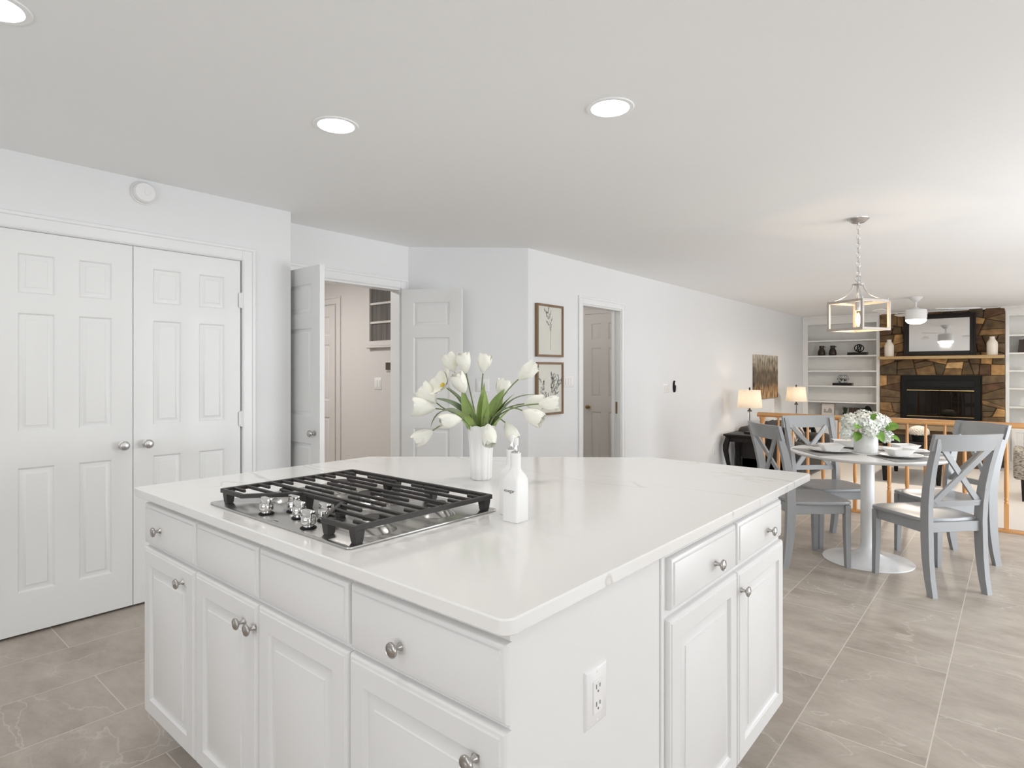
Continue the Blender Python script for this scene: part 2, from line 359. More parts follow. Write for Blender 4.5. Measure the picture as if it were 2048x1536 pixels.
def text(s, size, M, m, parent, name='lettering', ext=.0003):
    c = bpy.data.curves.new(name, 'FONT'); c.body = s; c.size = size; c.align_x = 'CENTER'; c.extrude = ext
    f = bpy.data.objects.new(name, c); COL.objects.link(f); bpy.context.view_layer.update()
    me = bpy.data.meshes.new_from_object(f.evaluated_get(bpy.context.evaluated_depsgraph_get())); bpy.data.objects.remove(f)
    me.materials.clear(); me.materials.append(m); me.name = name
    o = bpy.data.objects.new(name, me); COL.objects.link(o); o.parent = parent; o.matrix_local = M; return o

def ring_panel(b, w, h, t, panels=(), rings=((0, 0),), edge=((0, 0),), M=ID, both=False):
    """slab w x h x t, front at y=0 looking to -y; panels = list of (x0,x1,z0,z1) carved with nested rings (inset, depth)"""
    def face(sgn, y0):
        V = lambda x, d, z: b.M @ M @ Vector((x, y0 + sgn*d, z))
        loops = [[b.bm.verts.new(V(i, d, i)), b.bm.verts.new(V(w-i, d, i)), b.bm.verts.new(V(w-i, d, h-i)), b.bm.verts.new(V(i, d, h-i))] for i, d in edge]
        for a, c in zip(loops, loops[1:]):
            for k in range(4): b.bm.faces.new((a[k], a[(k+1) % 4], c[(k+1) % 4], c[k]))
        e = edge[-1][0]
        xs = sorted({e, w-e, *[q for p in panels for q in p[:2]]}); zs = sorted({e, h-e, *[q for p in panels for q in p[2:]]})
        vv = {}
        def gv(x, z):
            if (x, z) not in vv: vv[(x, z)] = b.bm.verts.new(V(x, edge[-1][1], z))
            return vv[(x, z)]
        for x0, x1 in zip(xs, xs[1:]):
            for z0, z1 in zip(zs, zs[1:]):
                if any(abs(p[0]-x0) < 1e-6 and abs(p[1]-x1) < 1e-6 and abs(p[2]-z0) < 1e-6 and abs(p[3]-z1) < 1e-6 for p in panels):
                    prev = None
                    for i, d in rings:
                        lp = [b.bm.verts.new(V(*q)) for q in ((x0+i, d, z0+i), (x1-i, d, z0+i), (x1-i, d, z1-i), (x0+i, d, z1-i))]
                        if prev:
                            for k in range(4): b.bm.faces.new((prev[k], prev[(k+1) % 4], lp[(k+1) % 4], lp[k]))
                        prev = lp
                    b.bm.faces.new(prev)
                else: b.bm.faces.new((gv(x0, z0), gv(x1, z0), gv(x1, z1), gv(x0, z1)))
        return loops[0]
    f = face(1, 0)
    if both: k_ = face(-1, t)
    else:
        k_ = [b.bm.verts.new(b.M @ M @ Vector(q)) for q in ((0, t, 0), (w, t, 0), (w, t, h), (0, t, h))]; b.bm.faces.new(k_)
    for k in range(4): b.bm.faces.new((f[k], f[(k+1) % 4], k_[(k+1) % 4], k_[k]))
    return b
SIXR = ((0, 0), (.004, .002), (.010, .0095), (.015, .0100), (.034, .0035), (.0355, .0018), (.038, .0018))
def six_panels(w, h=2.03, cols=2):
    st = .098 if cols == 2 else .105
    if cols == 2:
        pw = (w - 3*st) / 2; xs = ((st, st+pw), (2*st+pw, 2*st+2*pw))
    else: xs = ((st, w-st),)
    zs = ((.205, .835), (1.012, 1.617), (1.712, 1.918))
    return [(a, b_, c, d) for a, b_ in xs for c, d in zs]
def door_slab(name, w, M, m=DOOR, h=2.03, cols=2, parent=None):
    b = MB(M); ring_panel(b, w, h, .035, six_panels(w, h, cols), SIXR, M=ID, both=True)
    return b.build(name, m, parent, merge=1e-5)
def knob(parent, M, s=1, m=NICKEL, name='knob', prof=None):
    """turned knob, axis to local -y"""
    b = MB(M @ Matrix.Rotation(R(90), 4, 'X'))
    prof = prof or ((.0085, 0), (.0085, .002), (.0055, .006), (.0048, .012), (.006, .016), (.0125, .0185), (.0158, .0215), (.0162, .0245), (.0145, .027), (.0132, .0262), (.012, .0272), (.0085, .0268), (.006, .0285), (.0001, .0295))
    b.lathe([(r*s, z*s) for r, z in prof], 20); return b.build(name, m, parent, ang=50)
DOORKNOB = ((.022, 0), (.022, .003), (.012, .008), (.010, .022), (.018, .028), (.0245, .036), (.026, .043), (.0225, .050), (.014, .054), (.0001, .0555))

# ------------------------------------------------------------------ the setting
XC, XH, XR = -3.805, -4.079, -3.305
YB = 13.30; LOW = -0.28
b = MB(); b.box(-7.6, 4.5, -3.8, 6.47, -.35, 0); struct(b.build('floor', TILE), 'grey-beige stone-look tile floor of the kitchen and dining area', 'floor')
b = MB(); b.box(-7.6, 4.5, 6.47, 13.8, -.5, LOW); struct(b.build('floor_living', CARPET), 'beige carpet of the sunken living room beyond the railing', 'carpet')
b = MB(); b.box(-7.6, 4.5, -3.8, 13.8, CEIL, CEIL+.15); struct(b.build('ceiling', CEILM), 'smooth white ceiling over kitchen and living room', 'ceiling')
# closet wall with its door opening
b = MB(); b.box(XC-.12, XC, -3.5, .552, 0, CEIL); b.box(XC-.12, XC, 1.787, 2.125, 0, CEIL); b.box(XC-.12, XC, .552, 1.787, 2.045, CEIL)
b.box(XH-.12, XC, 2.02, 2.125, 0, CEIL)
struct(b.build('wall_closet', WALL), 'white wall around the double closet doors', 'wall')
b = MB(); b.box(-4.55, -4.50, .3, 2.02, 0, CEIL); b.box(-4.55, XC-.12, .25, .30, 0, CEIL); struct(b.build('wall_closet_inside', DARK), 'inside of the closet behind its doors, its shade painted black', 'wall')
# hall wall with the double door opening
HY0, HY1 = 2.165, 3.30
b = MB(); b.box(XH-.12, XH, HY1, 3.40, 0, CEIL); b.box(XH-.12, XH, 2.125, HY1, 2.055, CEIL); b.box(XH-.12, XH, 2.125, HY0, 0, 2.055)
struct(b.build('wall_hall', WALL), 'white wall above the open double doors to the hall', 'wall')
b = MB(); b.prism(((XH, 3.388), (XR, 4.108), (XR-.10, 4.19), (XH-.10, 3.49)), 0, CEIL); struct(b.build('wall_diagonal', WALL), 'white diagonal wall between hall doors and framed prints', 'wall')
PY0, PY1 = 4.973, 5.735
b = MB(); b.box(XR-.115, XR, 4.108, PY0, -.5, CEIL); b.box(XR-.115, XR, PY1, YB+.3, -.5, CEIL); b.box(XR-.115, XR, PY0, PY1, 2.01, CEIL); b.box(XR-.115, XR, PY0, PY1, -.5, -.002)
struct(b.build('wall_long', WALL), 'long white wall with prints, doorway and painting', 'wall')
b = MB(); b.box(-3.5, 4.5, YB, YB+.15, -.5, CEIL); struct(b.build('wall_fireplace', WALL), 'white end wall behind fireplace and bookcases', 'wall')
# unseen window walls to the right, stepped to place the daylight, and wall behind
WX, KX = 2.6, 4.2
b = MB()
for y0, y1, z0, z1 in ((2.7, 3.9, -.5, CEIL), (3.9, 6.3, -.5, .05), (3.9, 6.3, 2.12, CEIL), (6.3, 8.1, -.5, CEIL), (8.1, 11.3, -.5, .55), (8.1, 11.3, 2.10, CEIL), (11.3, 13.6, -.5, CEIL)):
    b.box(WX, WX+.15, y0, y1, z0, z1)
b.box(WX, KX+.15, 2.55, 2.7, -.5, CEIL)
struct(b.build('wall_windows', WALL), 'white wall with patio door and windows on the right', 'wall')
b = MB()
for y0, y1, z0, z1 in ((-3.6, -1.1, -.5, CEIL), (-1.1, 1.9, -.5, .85), (-1.1, 1.9, 2.10, CEIL), (1.9, 2.7, -.5, CEIL)): b.box(KX, KX+.15, y0, y1, z0, z1)
struct(b.build('wall_kitchen', WALL), 'white kitchen wall with the side window, right of the viewer', 'wall')
b = MB()
for x0, x1, z0, z1 in ((-7.6, -1.9, 0, CEIL), (-1.9, 1.3, 0, .85), (-1.9, 1.3, 2.10, CEIL), (1.3, KX+.15, 0, CEIL)): b.box(x0, x1, -3.55, -3.4, z0, z1)
struct(b.build('wall_sink', WALL), 'white wall behind the viewer with the sink window', 'wall')
b = MB()
for y0, y1 in ((3.9, 3.97), (5.06, 5.14), (6.23, 6.3)): b.box(WX, WX+.1, y0, y1, .05, 2.12)
struct(b.build('window_1', TRIM), 'white frame of the patio door', 'window')
b = MB()
for y in (9.13, 10.2): b.box(WX, WX+.1, y, y+.07, .55, 2.10)
b.box(WX, WX+.1, 8.1, 11.3, 1.30, 1.34); struct(b.build('window_2', TRIM), 'white frame of the living room windows', 'window')
# hall beyond the double doors, and the small room beyond the single doorway
b = MB(); b.box(-7.2, XH-.12, 3.60, 3.70, 0, CEIL); b.box(-7.3, -7.2, 1.0, 3.7, 0, CEIL); b.box(-7.2, -4.55, 1.0, 1.1, 0, CEIL); b.box(XH-.12, XH-.10, 3.42, 3.6, 0, CEIL)
struct(b.build('wall_hall_far', HALLW), 'beige-grey far wall of the hall seen through the double doors', 'wall')
b = MB(); b.box(-5.2, -3.42, 6.26, 6.36, 0, CEIL); b.box(-5.3, -5.2, 3.7, 6.36, 0, CEIL); struct(b.build('wall_powder', HALLW), 'shaded wall of the small room behind the single doorway', 'wall')
b = MB(); b.box(-3.44, 2.6, 6.44, 6.475, -.30, -.001); struct(b.build('trim_step', OAK), 'oak edging of the step down to the living room', 'trim')

# door casings
def casing(b, x0, x1, z1, wd=.085, t=.017, left=True):
    """casing round an opening x0..x1, head at z1, in a frame whose -y faces the room"""
    for (u0, u1, v0, v1) in (((x0-wd, x0, 0, z1+wd),) if left else ()) + ((x1, x1+wd, 0, z1+wd), (x0, x1, z1, z1+wd)):
        b.box(u0, u1, -t*.6, 0, v0, v1, .003)
    for (u0, u1, v0, v1) in (((x0-wd, x0-wd+.022, 0, z1+wd),) if left else ()) + ((x1+wd-.022, x1+wd, 0, z1+wd), (x0-wd if left else x0, x1+wd, z1+wd-.022, z1+wd)):
        b.box(u0, u1, -t, 0, v0, v1, .004)
    for (u0, u1, v0, v1) in (((x0-.014, x0-.005, 0, z1+.005),) if left else ()) + ((x1+.005, x1+.014, 0, z1+.005), (x0, x1, z1+.005, z1+.014)):
        b.box(u0, u1, -t*.8, 0, v0, v1, .002)
W90 = lambda x: TR(x, 0, 0, R(90))          # wall facing +X: local x = world Y, local -y = world +X
b = MB(W90(XC)); casing(b, .552, 1.787, 2.047); struct(b.build('trim_1', TRIM), 'white moulded casing around the double closet doors', 'trim')
b = MB(W90(XH)); casing(b, HY0, HY1, 2.055, wd=.082); b.box(HY0-.0, HY1, .0, .12, 2.04, 2.055); b.box(HY1-.012, HY1, .0, .12, 0, 2.05); struct(b.build('trim_2', TRIM), 'white moulded casing around the hall double doors', 'trim')
b = MB(W90(XR)); casing(b, PY0, PY1, 2.01, wd=.078)
b.box(PY0-.001, PY0+.012, 0, .115, 0, 2.01); b.box(PY0, PY1, 0, .115, 1.998, 2.01)
b.box(PY1-.012, PY1, 0, .036, 0, 2.0); b.box(PY1-.012, PY1, .078, .115, 0, 2.0)
o = struct(b.build('trim_3', TRIM), 'white casing and jambs of the single doorway', 'trim')
b = MB(W90(XR)); b.box(PY1-.004, PY1+.3, .040, .074, .01, 1.99); pk = struct(b.build('door_pocket', DOOR), 'white pocket door slid into the wall, only its edge in view', 'door')
b = MB(W90(XR)); b.box(PY1-.0065, PY1-.0035, .046, .068, .87, 1.0, .001); b.build('latch_plate', BRASS, pk)
b = MB(W90(XR))
b.box(4.108, PY0-.08, -.014, 0, 0, .10, .003); b.box(PY1+.08, 6.40, -.014, 0, 0, .10, .003); b.box(6.48, 12.9, -.014, 0, LOW, LOW+.10, .003)
struct(b.build('baseboard_long', TRIM), 'white baseboard along the long wall', 'baseboard')
b = MB(W90(XC)); b.box(1.88, 2.125, -.014, 0, 0, .10, .003); struct(b.build('baseboard_closet', TRIM), 'white baseboard beside the closet doors', 'baseboard')

# closet doors (six raised panels each)
LW = .608
def hinge(parent, M):
    b = MB(M); b.cyl((0, 0, -.045), (0, 0, .045), .007, 10)
    for z in (-.05, .045): b.cyl((0, 0, z), (0, 0, z+.005), .009, 10)
    for z in (-.018, .018): b.cyl((0, 0, z-.001), (0, 0, z+.001), .0078, 10)
    b.box(-.016, .0, -.002, .003, -.045, .045); return b.build('hinge', TRIM, parent)
d1 = struct(door_slab('door_1', LW, TR(XC-.004, .560, .013, R(90))), 'left closet door, white with six raised panels', 'door')
knob(d1, TR(XC-.004, 1.117, .920, R(90)), 1, SILVER, 'door_knob', DOORKNOB)
d2 = struct(door_slab('door_2', LW, TR(XC-.004, 1.1715, .013, R(90))), 'right closet door, white six-panel with hinges at its right', 'door')
knob(d2, TR(XC-.004, 1.237, .920, R(90)), 1, SILVER, 'door_knob', DOORKNOB)
for z in (1.79, 1.03, .25): hinge(d2, TR(XC+.004, 1.783, z, R(90)))
# open hall doors, one panel wide
d3 = struct(door_slab('door_3', .56, TR(-4.072, 2.168, .013, 0), cols=1), 'narrow white hall door standing open at the left, seen almost edge on', 'door')
knob(d3, TR(-3.575, 2.168, .92, 0), .9, NICKEL, 'door_knob', DOORKNOB)
d4 = struct(door_slab('door_4', .535, TR(-4.052, 3.292, .013, R(30.7)), cols=1), 'narrow white hall door folded back against the diagonal wall', 'door')
# far hall door
d5 = struct(door_slab('door_5', .78, TR(-6.30, 3.585, .01, 0), HALLW), 'beige panelled door at the far end of the hall', 'door')
b = MB(TR(0, 3.6, 0)); casing(b, -6.31, -5.51, 2.05); struct(b.build('trim_4', HALLW), 'casing of the far hall door', 'trim')
d6 = struct(door_slab('door_6', .58, TR(-4.105, 6.225, .01, 0), HALLW), 'shaded panelled door inside the small room', 'door')
knob(d6, TR(-4.04, 6.225, .90, 0), 1, BRASS, 'door_knob', DOORKNOB)
b = MB(TR(0, 6.26, 0)); casing(b, -4.112, -3.52, 2.045); struct(b.build('trim_5', HALLW), 'casing of the door inside the small room', 'trim')
# small hall window of dark ribbed panes
b = MB()
X0, X1 = -4.90, -4.30
b.box(X0-.03, X0+.02, 3.56, 3.60, 1.56, 2.42, .004); b.box(X1-.02, X1+.03, 3.56, 3.60, 1.56, 2.42, .004); b.box(X0-.03, X1+.03, 3.56, 3.60, 1.585, 1.635, .004); b.box(X0-.032, X1+.032, 3.555, 3.60, 1.568, 1.584, .003)
for z in (1.815, 2.0, 2.19, 2.385): b.box(X0, X1, 3.57, 3.60, z-.011, z+.011, .003)
w3 = struct(b.build('window_3', HALLW), 'small high hall window with dark ribbed panes', 'window')
b = MB(); b.box(X0, X1, 3.588, 3.596, 1.6, 2.40); b.build('pane', RIB, w3)
hl = area('hall_fill', (-5.3, 2.3, CEIL-.01), (0, 0, 0), .5, .5, 30, (1, .97, .94))  # unseen ceiling light added to brighten the closed hall
point('small_room_fill', (-4.4, 5.0, 2.2), 13, (1, .96, .91), .15)  # unseen fill added so the small room does not go black

# ------------------------------------------------------------------ island: four cabinet units and one worktop
DEDGE = ((0, .010), (.002, .006), (.005, .003), (.011, .0025), (.013, 0))
DRING = ((0, 0), (.003, .005), (.007, .0085), (.011, .0092), (.034, .0032), (.0355, .0008), (.039, .0006), (.041, 0))
FEDGE = ((0, .012), (.002, .007), (.005, .005), (.012, .0045), (.014, .001), (.017, 0))
def cab_door(parent, x0, x1, z0, z1, kx, kz, M=ID, sw=.058):
    w_, h_ = x1-x0, z1-z0
    b = MB(M @ TR(x0, 0, z0)); ring_panel(b, w_, h_, .02, [(sw, w_-sw, sw, h_-sw)], DRING, DEDGE)
    d = b.build('door', CAB, parent, merge=1e-5)
    knob(d, M @ TR(kx, 0, kz)); return d
def cab_drawer(parent, x0, x1, z0, z1, kx=None, kz=.79, M=ID, name='drawer'):
    b = MB(M @ TR(x0, 0, z0)); ring_panel(b, x1-x0, z1-z0, .02, (), (), FEDGE)
    d = b.build(name, CAB, parent, merge=1e-5)
    if kx is not None: knob(d, M @ TR(kx, 0, kz))
    return d
FY = .765
def cab_body(parent, x0, x1, y0, y1, toe='y'):
    b = MB(); b.box(x0, x1, y0, y1, .108, .884, .001)
    if toe == 'y': b.box(x0+.0, x1-.0, y0+.075, y1, 0, .11)
    else: b.box(x0, x1-.075, y0, y1-.0, 0, .11)
    return b.build('body', CAB, parent)
g = 'cabinet units of the kitchen island'
t = thing('base_cabinet', 'narrow island cabinet at the left corner, one drawer above one door', 'cabinet', (0, 0, 0), 0, g)
cab_body(t, -2.385, -1.944, FY+.02, 1.36)
F = TR(0, FY, 0)
cab_drawer(t, -2.383, -1.948, .722, .862, -2.224, .788, F); cab_door(t, -2.384, -1.946, .118, .708, -2.030, .658, F)
t = thing('base_cabinet', 'island cabinet under the cooktop with two false drawer fronts and two doors', 'cabinet', (0, 0, 0), 0, g)
cab_body(t, -1.9435, -1.1285, FY+.02, 1.36)
cab_drawer(t, -1.940, -1.546, .722, .862, None, 0, F, 'false_front'); cab_drawer(t, -1.539, -1.132, .722, .862, None, 0, F, 'false_front')
cab_door(t, -1.942, -1.5445, .118, .708, -1.617, .645, F); cab_door(t, -1.5405, -1.130, .118, .708, -1.557, .645, F)
t = thing('base_cabinet', 'island cabinet at the near corner, wide drawer above a knobbed door', 'cabinet', (0, 0, 0), 0, g)
cab_body(t, -1.128, -.672, FY+.02, 1.352)
cab_drawer(t, -1.124, -.667, .720, .862, -.945, .778, F); cab_door(t, -1.126, -.668, .118, .708, -.737, .641, F)
t = thing('base_cabinet', 'island cabinet on the right end with two drawers and two doors', 'cabinet', (0, 0, 0), 0, g)
cab_body(t, -1.25, -.674, 1.362, 2.318, 'x')
F = TR(-.654, 0, 0, R(90))
b = MB(); b.box(-.680, -.668, 1.353, 1.372, .108, .884, .002); b.build('filler_strip', CAB, t)
cab_drawer(t, 1.390, 1.838, .730, .862, 1.662, .785, F); cab_drawer(t, 1.853, 2.300, .730, .862, 2.130, .785, F)
cab_door(t, 1.372, 1.843, .110, .712, 1.80, .20, F) if False else None
dA = cab_door(t, 1.374, 1.8435, .110, .712, 1.858, .652, F)
for c in list(dA.children): bpy.data.objects.remove(c)
cab_door(t, 1.8475, 2.314, .110, .712, 1.868, .652, F)

# worktop: rectangle with one corner cut off
def arc(cx, cy, r, a0, a1, n=6): return [(cx + r*cos(R(a0 + (a1-a0)*i/n)), cy + r*sin(R(a0 + (a1-a0)*i/n))) for i in range(n+1)]
pts = arc(-2.415, .762, .015, 180, 270, 3) + arc(-.671, .772, .025, -90, 0, 6) + arc(-.656, 2.637, .012, 0, 90, 3) + [(-1.356, 2.649), (-2.43, 1.772)]
b = MB(); b.prism(pts, .884, .914, .003, seg=1)
tag(b.build('countertop', QUARTZ, ang=24), 'white veined quartz island countertop with one cut corner', 'countertop')

# outlet on the island side
def plate(parent, M, w_, h_, name='cover_plate'):
    b = MB(M); ring_panel(b, w_, h_, .006, (), (), ((0, .006), (.0015, .003), (.006, .0)), TR(-w_/2, -.006, -h_/2)); return b.build(name, WHITEPL, parent, merge=1e-5)
t = thing('wall_outlet', 'white duplex outlet on the right side panel of the island', 'outlet', (-.672, 1.057, .656), R(90))
plate(t, ID, .083, .122)
b = MB(); b.box(-.0168, .0168, -.0085, -.005, -.034, .034, .001); rc = b.build('receptacle', WHITEPL, t)
b = MB()
for z in (.018, -.018):
    b.box(-.0075, -.0055, -.0092, -.0084, z-.001, z+.008); b.box(.0055, .0075, -.0092, -.0084, z+.0, z+.007)
    b.cyl((0, -.0092, z-.007), (0, -.0084, z-.007), .0024, 8)
b.build('slots', mat('outlet_slot_grey', (.18, .17, .16), .6), rc)
for z in (.05, -.05): b = MB(); b.cyl((0, -.0066, z), (0, -.0058, z), .003, 10); b.build('screw', WHITEPL, t)

# ------------------------------------------------------------------ cooktop
t = thing('gas_cooktop', 'stainless gas cooktop with black cast iron grates set into the island', 'cooktop', (-1.56, 1.066, .914), 0)
CW, CD = .376, .261
b = MB(); rc_ = arc(CW-.012, -CD+.012, .012, -90, 0, 4) + arc(CW-.012, CD-.012, .012, 0, 90, 4) + arc(-CW+.012, CD-.012, .012, 90, 180, 4) + arc(-CW+.012, -CD+.012, .012, 180, 270, 4)
b.prism(rc_, 0, .007, .003, seg=2); tray = b.build('steel_tray', STEEL, t)
X = lambda x: x + 1.56
Yc = lambda y: y - 1.066
def knob5(x, y):
    b = MB(TR(X(x), Yc(y), .007)); b.lathe(((.021, 0), (.0215, .002), (.019, .004), (.0001, .0042)), 24); bez = b.build('bezel', BLACK, t)
    b = MB(TR(X(x), Yc(y), .007)); b.lathe(((.014, .004), (.014, .010), (.018, .011), (.0195, .013), (.0192, .029), (.018, .031), (.0001, .0312)), 28)
    b.box(-.0215, .0215, -.0075, .0075, .026, .048, .003, seg=2); return b.build('control_knob', CHROME, t, ang=40)
for x, y in ((-1.648, .845), (-1.615, .912), (-1.530, .880), (-1.452, .912), (-1.415, .840)): knob5(x, y)
def burner(x, y, r):
    b = MB(TR(X(x), Yc(y), .007)); b.lathe(((r*1.8, 0), (r*1.72, .003), (r*1.2, .013), (r*1.1, .0145), (.0001, .0146)), 28); bs = b.build('burner_base', STEEL, t)
    b = MB(TR(X(x), Yc(y), .007)); b.lathe(((r*1.0, .014), (r*1.02, .0155), (r*.98, .029), (r*.9, .0305), (.0001, .0306)), 36, mod=lambda a, z: 1 + (.02*cos(18*a) if z > .02 else 0))
    hd = b.build('burner_head', BURN, bs)
    b = MB(TR(X(x), Yc(y), .007)); b.lathe(((r*.86, .0306), (r*.88, .033), (r*.82, .0355), (.0001, .0362)), 28); b.build('burner_cap', IRON, bs)
for x, y, r in ((-1.272, .940, .034), (-1.272, 1.165, .028), (-1.78, .985, .030), (-1.78, 1.175, .034), (-1.535, 1.12, .042)): burner(x, y, r)
b = MB(TR(X(-1.55), Yc(.822), .0072))
for x in (-.008, 0, .008): b.box(x-.003, x+.003, -.002, .002, 0, .0002)
b.build('maker_mark', mat('etched_grey', (.12, .12, .12), .5), t)
# grates
ZT, ZB = .053, .0435          # top and underside of the bars above the tray's foot
def bar(b, p, q, w_=.0095, z0=ZB, z1=ZT):
    (x0, y0), (x1, y1) = p, q; L = hypot(x1-x0, y1-y0)
    b.box(0, L, -w_/2, w_/2, z0, z1, .002, TR(X(x0), Yc(y0), 0, atan2(y1-y0, x1-x0)))
def foot(b, x, y, s=.026):
    k = s/2
    secs = [[(X(x)+sx*a, Yc(y)+sy*a, z) for sx, sy in ((-1, -1), (1, -1), (1, 1), (-1, 1))] for z, a in ((.0075, k*.72), (.012, k*.8), (.034, k), (ZB+.003, k))]
    b.sweep(secs)
ys = [.862 + .0398*i for i in range(11)]
def grate(outline, xl, xr, xm, feet, skip):
    """outline = open chain of frame bars; the cross bars run from xl to xr, every other one broken over the burner at xm"""
    b = MB()
    for p, q in zip(outline, outline[1:]): bar(b, p, q, .0115, ZB-.003)
    for p in outline: b.cyl((X(p[0]), Yc(p[1]), ZB-.003), (X(p[0]), Yc(p[1]), ZT-.0005), .006, 10)
    for i, y in enumerate(ys):
        x0, x1 = skip(y)
        if x0 is None or x1 - x0 < .03: continue
        if i % 2 == 0: bar(b, (x0, y), (min(xm-.04, x1), y), .0085); (bar(b, (xm+.04, y), (x1, y), .0085) if x1 > xm + .06 else None)
        else: bar(b, (x0, y), (x1, y), .0085)
    for x, y in feet: foot(b, x, y)
    return b.build('grate', IRON, t)
LX0, LX1, RX0, RX1 = -1.888, -1.646, -1.442, -1.190
lsk = lambda y: (LX0, LX1 if y > .955 else -1.755 + (y-.826)*(.109/.134))
rsk = lambda y: (RX0 if y > .955 else -1.322 - (y-.826)*(.120/.134), RX1)
grate([(LX1, .960), (-1.755, .826), (LX0, .826), (LX0, 1.300), (LX1, 1.300)], LX0, LX1, -1.775, [(LX0+.013, .840), (LX0+.013, 1.287), (LX1-.012, .972), (LX1-.012, 1.287)], lsk)
b_ = None; grate([(-1.643, .960), (-1.445, .960)], -1.643, -1.445, -1.54, [(-1.63, .966), (-1.458, .966), (-1.63, 1.30), (-1.458, 1.30)], lambda y: (-1.643, -1.445) if y > .965 else (None, None))
o_ = MB(); bar(o_, (LX1, 1.300), (RX0, 1.300), .0115, ZB-.003); o_.build('grate_rail', IRON, t)
grate([(RX0, .960), (-1.322, .826), (RX1, .826), (RX1, 1.300), (RX0, 1.300)], RX0, RX1, -1.285, [(RX1-.013, .842), (RX1-.013, 1.287), (-1.322, .842), (RX0+.012, 1.287)], rsk)

# ------------------------------------------------------------------ oil and vinegar bottles
def bottle(name, label, loc, word):
    t = thing(name, label, 'bottle', loc, 0, 'oil and vinegar bottles')
    a = .0268; b = MB()
    def sq(h, r, z):       # rounded square section, half side h, corner radius r
        o = []
        for cx, cy, a0 in ((1, -1, -90), (1, 1, 0), (-1, 1, 90), (-1, -1, 180)): o += [(x, y, z) for x, y in arc(cx*(h-r), cy*(h-r), r, a0, a0+90, 5)]
        return o
    secs = [sq(a-.002, .005, 0), sq(a, .006, .002), sq(a, .006, .112), sq(a-.0008, .008, .120), sq(a-.004, .012, .130), sq(.0185, .0165, .139), sq(.0155, .0154, .146), sq(.0150, .0149, .152), sq(.0148, .0147, .172), sq(.0152, .0151, .184), sq(.0155, .0154, .1885), sq(.0150, .0149, .190), sq(.010, .0099, .190), sq(.010, .0099, .180)]
    b.sweep(secs); body = b.build('bottle_body', CERMATTE, t, ang=40)
    b = MB(); b.lathe(((.0098, .178), (.0098, .191), (.0125, .1915), (.0125, .1935), (.005, .196), (.0045, .200)), 16)
    b.tube([(0, 0, .199), (0, 0, .207), (.001, .002, .214)], [.0042, .0040, .0036], 10)
    sp_ = b.build('spout', CHROME, t)
    b = MB(); b.lathe(((.0062, 0), (.0066, .003), (.0066, .017), (.0052, .021), (.0001, .022)), 14, TR(.001, .002, .211)); b.build('pour_cap', CERMATTE, sp_)
    text(word, .0135, Matrix.Translation((-.001, -a-.0001, .083)) @ Matrix.Rotation(R(90), 4, 'X'), INKB, body)
    return t
bottle('vinegar_bottle', 'white square bottle marked vinegar, in front of the other bottle', (-1.0695, 1.273, .914), 'vinegar')
bottle('oil_bottle', 'white square bottle half hidden behind the vinegar bottle', (-1.1275, 1.324, .914), 'oil')

# ------------------------------------------------------------------ vase of tulips
VX, VY = -1.586, 1.680
VR = R(40.377)
b = MB(TR(VX, VY, .914, VR))
lob = lambda a, z: 1 + (.075*abs(cos(5*a)) - .04)
prof = [(.036, 0), (.040, .003), (.0405, .01), (.0415, .05), (.0435, .10), (.0465, .145), (.0500, .18), (.0545, .206), (.0525, .206), (.048, .18), (.044, .14), (.040, .06), (.0001, .05)]
rings = []
for r, z in prof:
    rr = []
    for k in range(80):
        a = 2*pi*k/80; m_ = 1 if r < .001 else lob(a, z); dz = .005*abs(cos(5*a)) if z > .2 else 0
        rr.append((r*m_*cos(a), r*m_*sin(a), z+dz))
    rings.append(rr)
b.sweep(rings)
tag(b.build('tulip_vase', CERAM, ang=50), 'tall white fluted vase with scalloped rim holding the tulips', 'vase')

def bez(p0, p1, p2, p3, n=14):
    return [Vector(p0)*(1-t_)**3 + 3*Vector(p1)*t_*(1-t_)**2 + 3*Vector(p2)*t_*t_*(1-t_) + Vector(p3)*t_**3 for t_ in [i/n for i in range(n+1)]]
def frame_to(d, p):
    d = Vector(d).normalized(); q = d.to_track_quat('Z', 'Y'); return Matrix.Translation(p) @ q.to_matrix().to_4x4()
def bloom(b, M, R0=.024, H=.068, opn=0.0, rnd=None):
    for layer in range(2):
        for k in range(3):
            ph = 2*pi*k/3 + layer*pi/3 + rnd.uniform(-.12, .12); hh = H*rnd.uniform(.93, 1.06); ro = R0*(1.0 if layer else .93); fl = opn + rnd.uniform(-.05, .08)
            nu, nv = 9, 6; g_ = []
            for i in range(nu+1):
                u = i/nu
                r = ro*(sin(min(1, u*1.55)*pi/2)**.75)*(1 - .22*max(0, u-.5)**1.3*2) + fl*ro*2.2*u**1.6
                z = hh*(u**.95) - fl*hh*.35*u**2
                wa = R(66)*(1 - .05*u)*max(.0, 1 - (max(0, u-.62)/.38)**2.6*.70)*(1 - .45*fl*u)
                row = []
                for j in range(nv+1):
                    v = j/nv*2 - 1; a = ph + wa*v
                    rr = r*(1 - .05*v*v) + .0012*sin(9*u+3*v+k) + (.0016*sin(7*v+k) if u > .8 else 0)
                    row.append((rr*cos(a), rr*sin(a), z + (.0022*sin(8*v+2*k) if u > .85 else 0)))
                g_.append(row)
            vs = [b.bm.verts.new(b.M @ M @ Vector(q)) for row in g_ for q in row]
            for i in range(nu):
                for j in range(nv): b.bm.faces.new((vs[i*(nv+1)+j], vs[i*(nv+1)+j+1], vs[(i+1)*(nv+1)+j+1], vs[(i+1)*(nv+1)+j]))
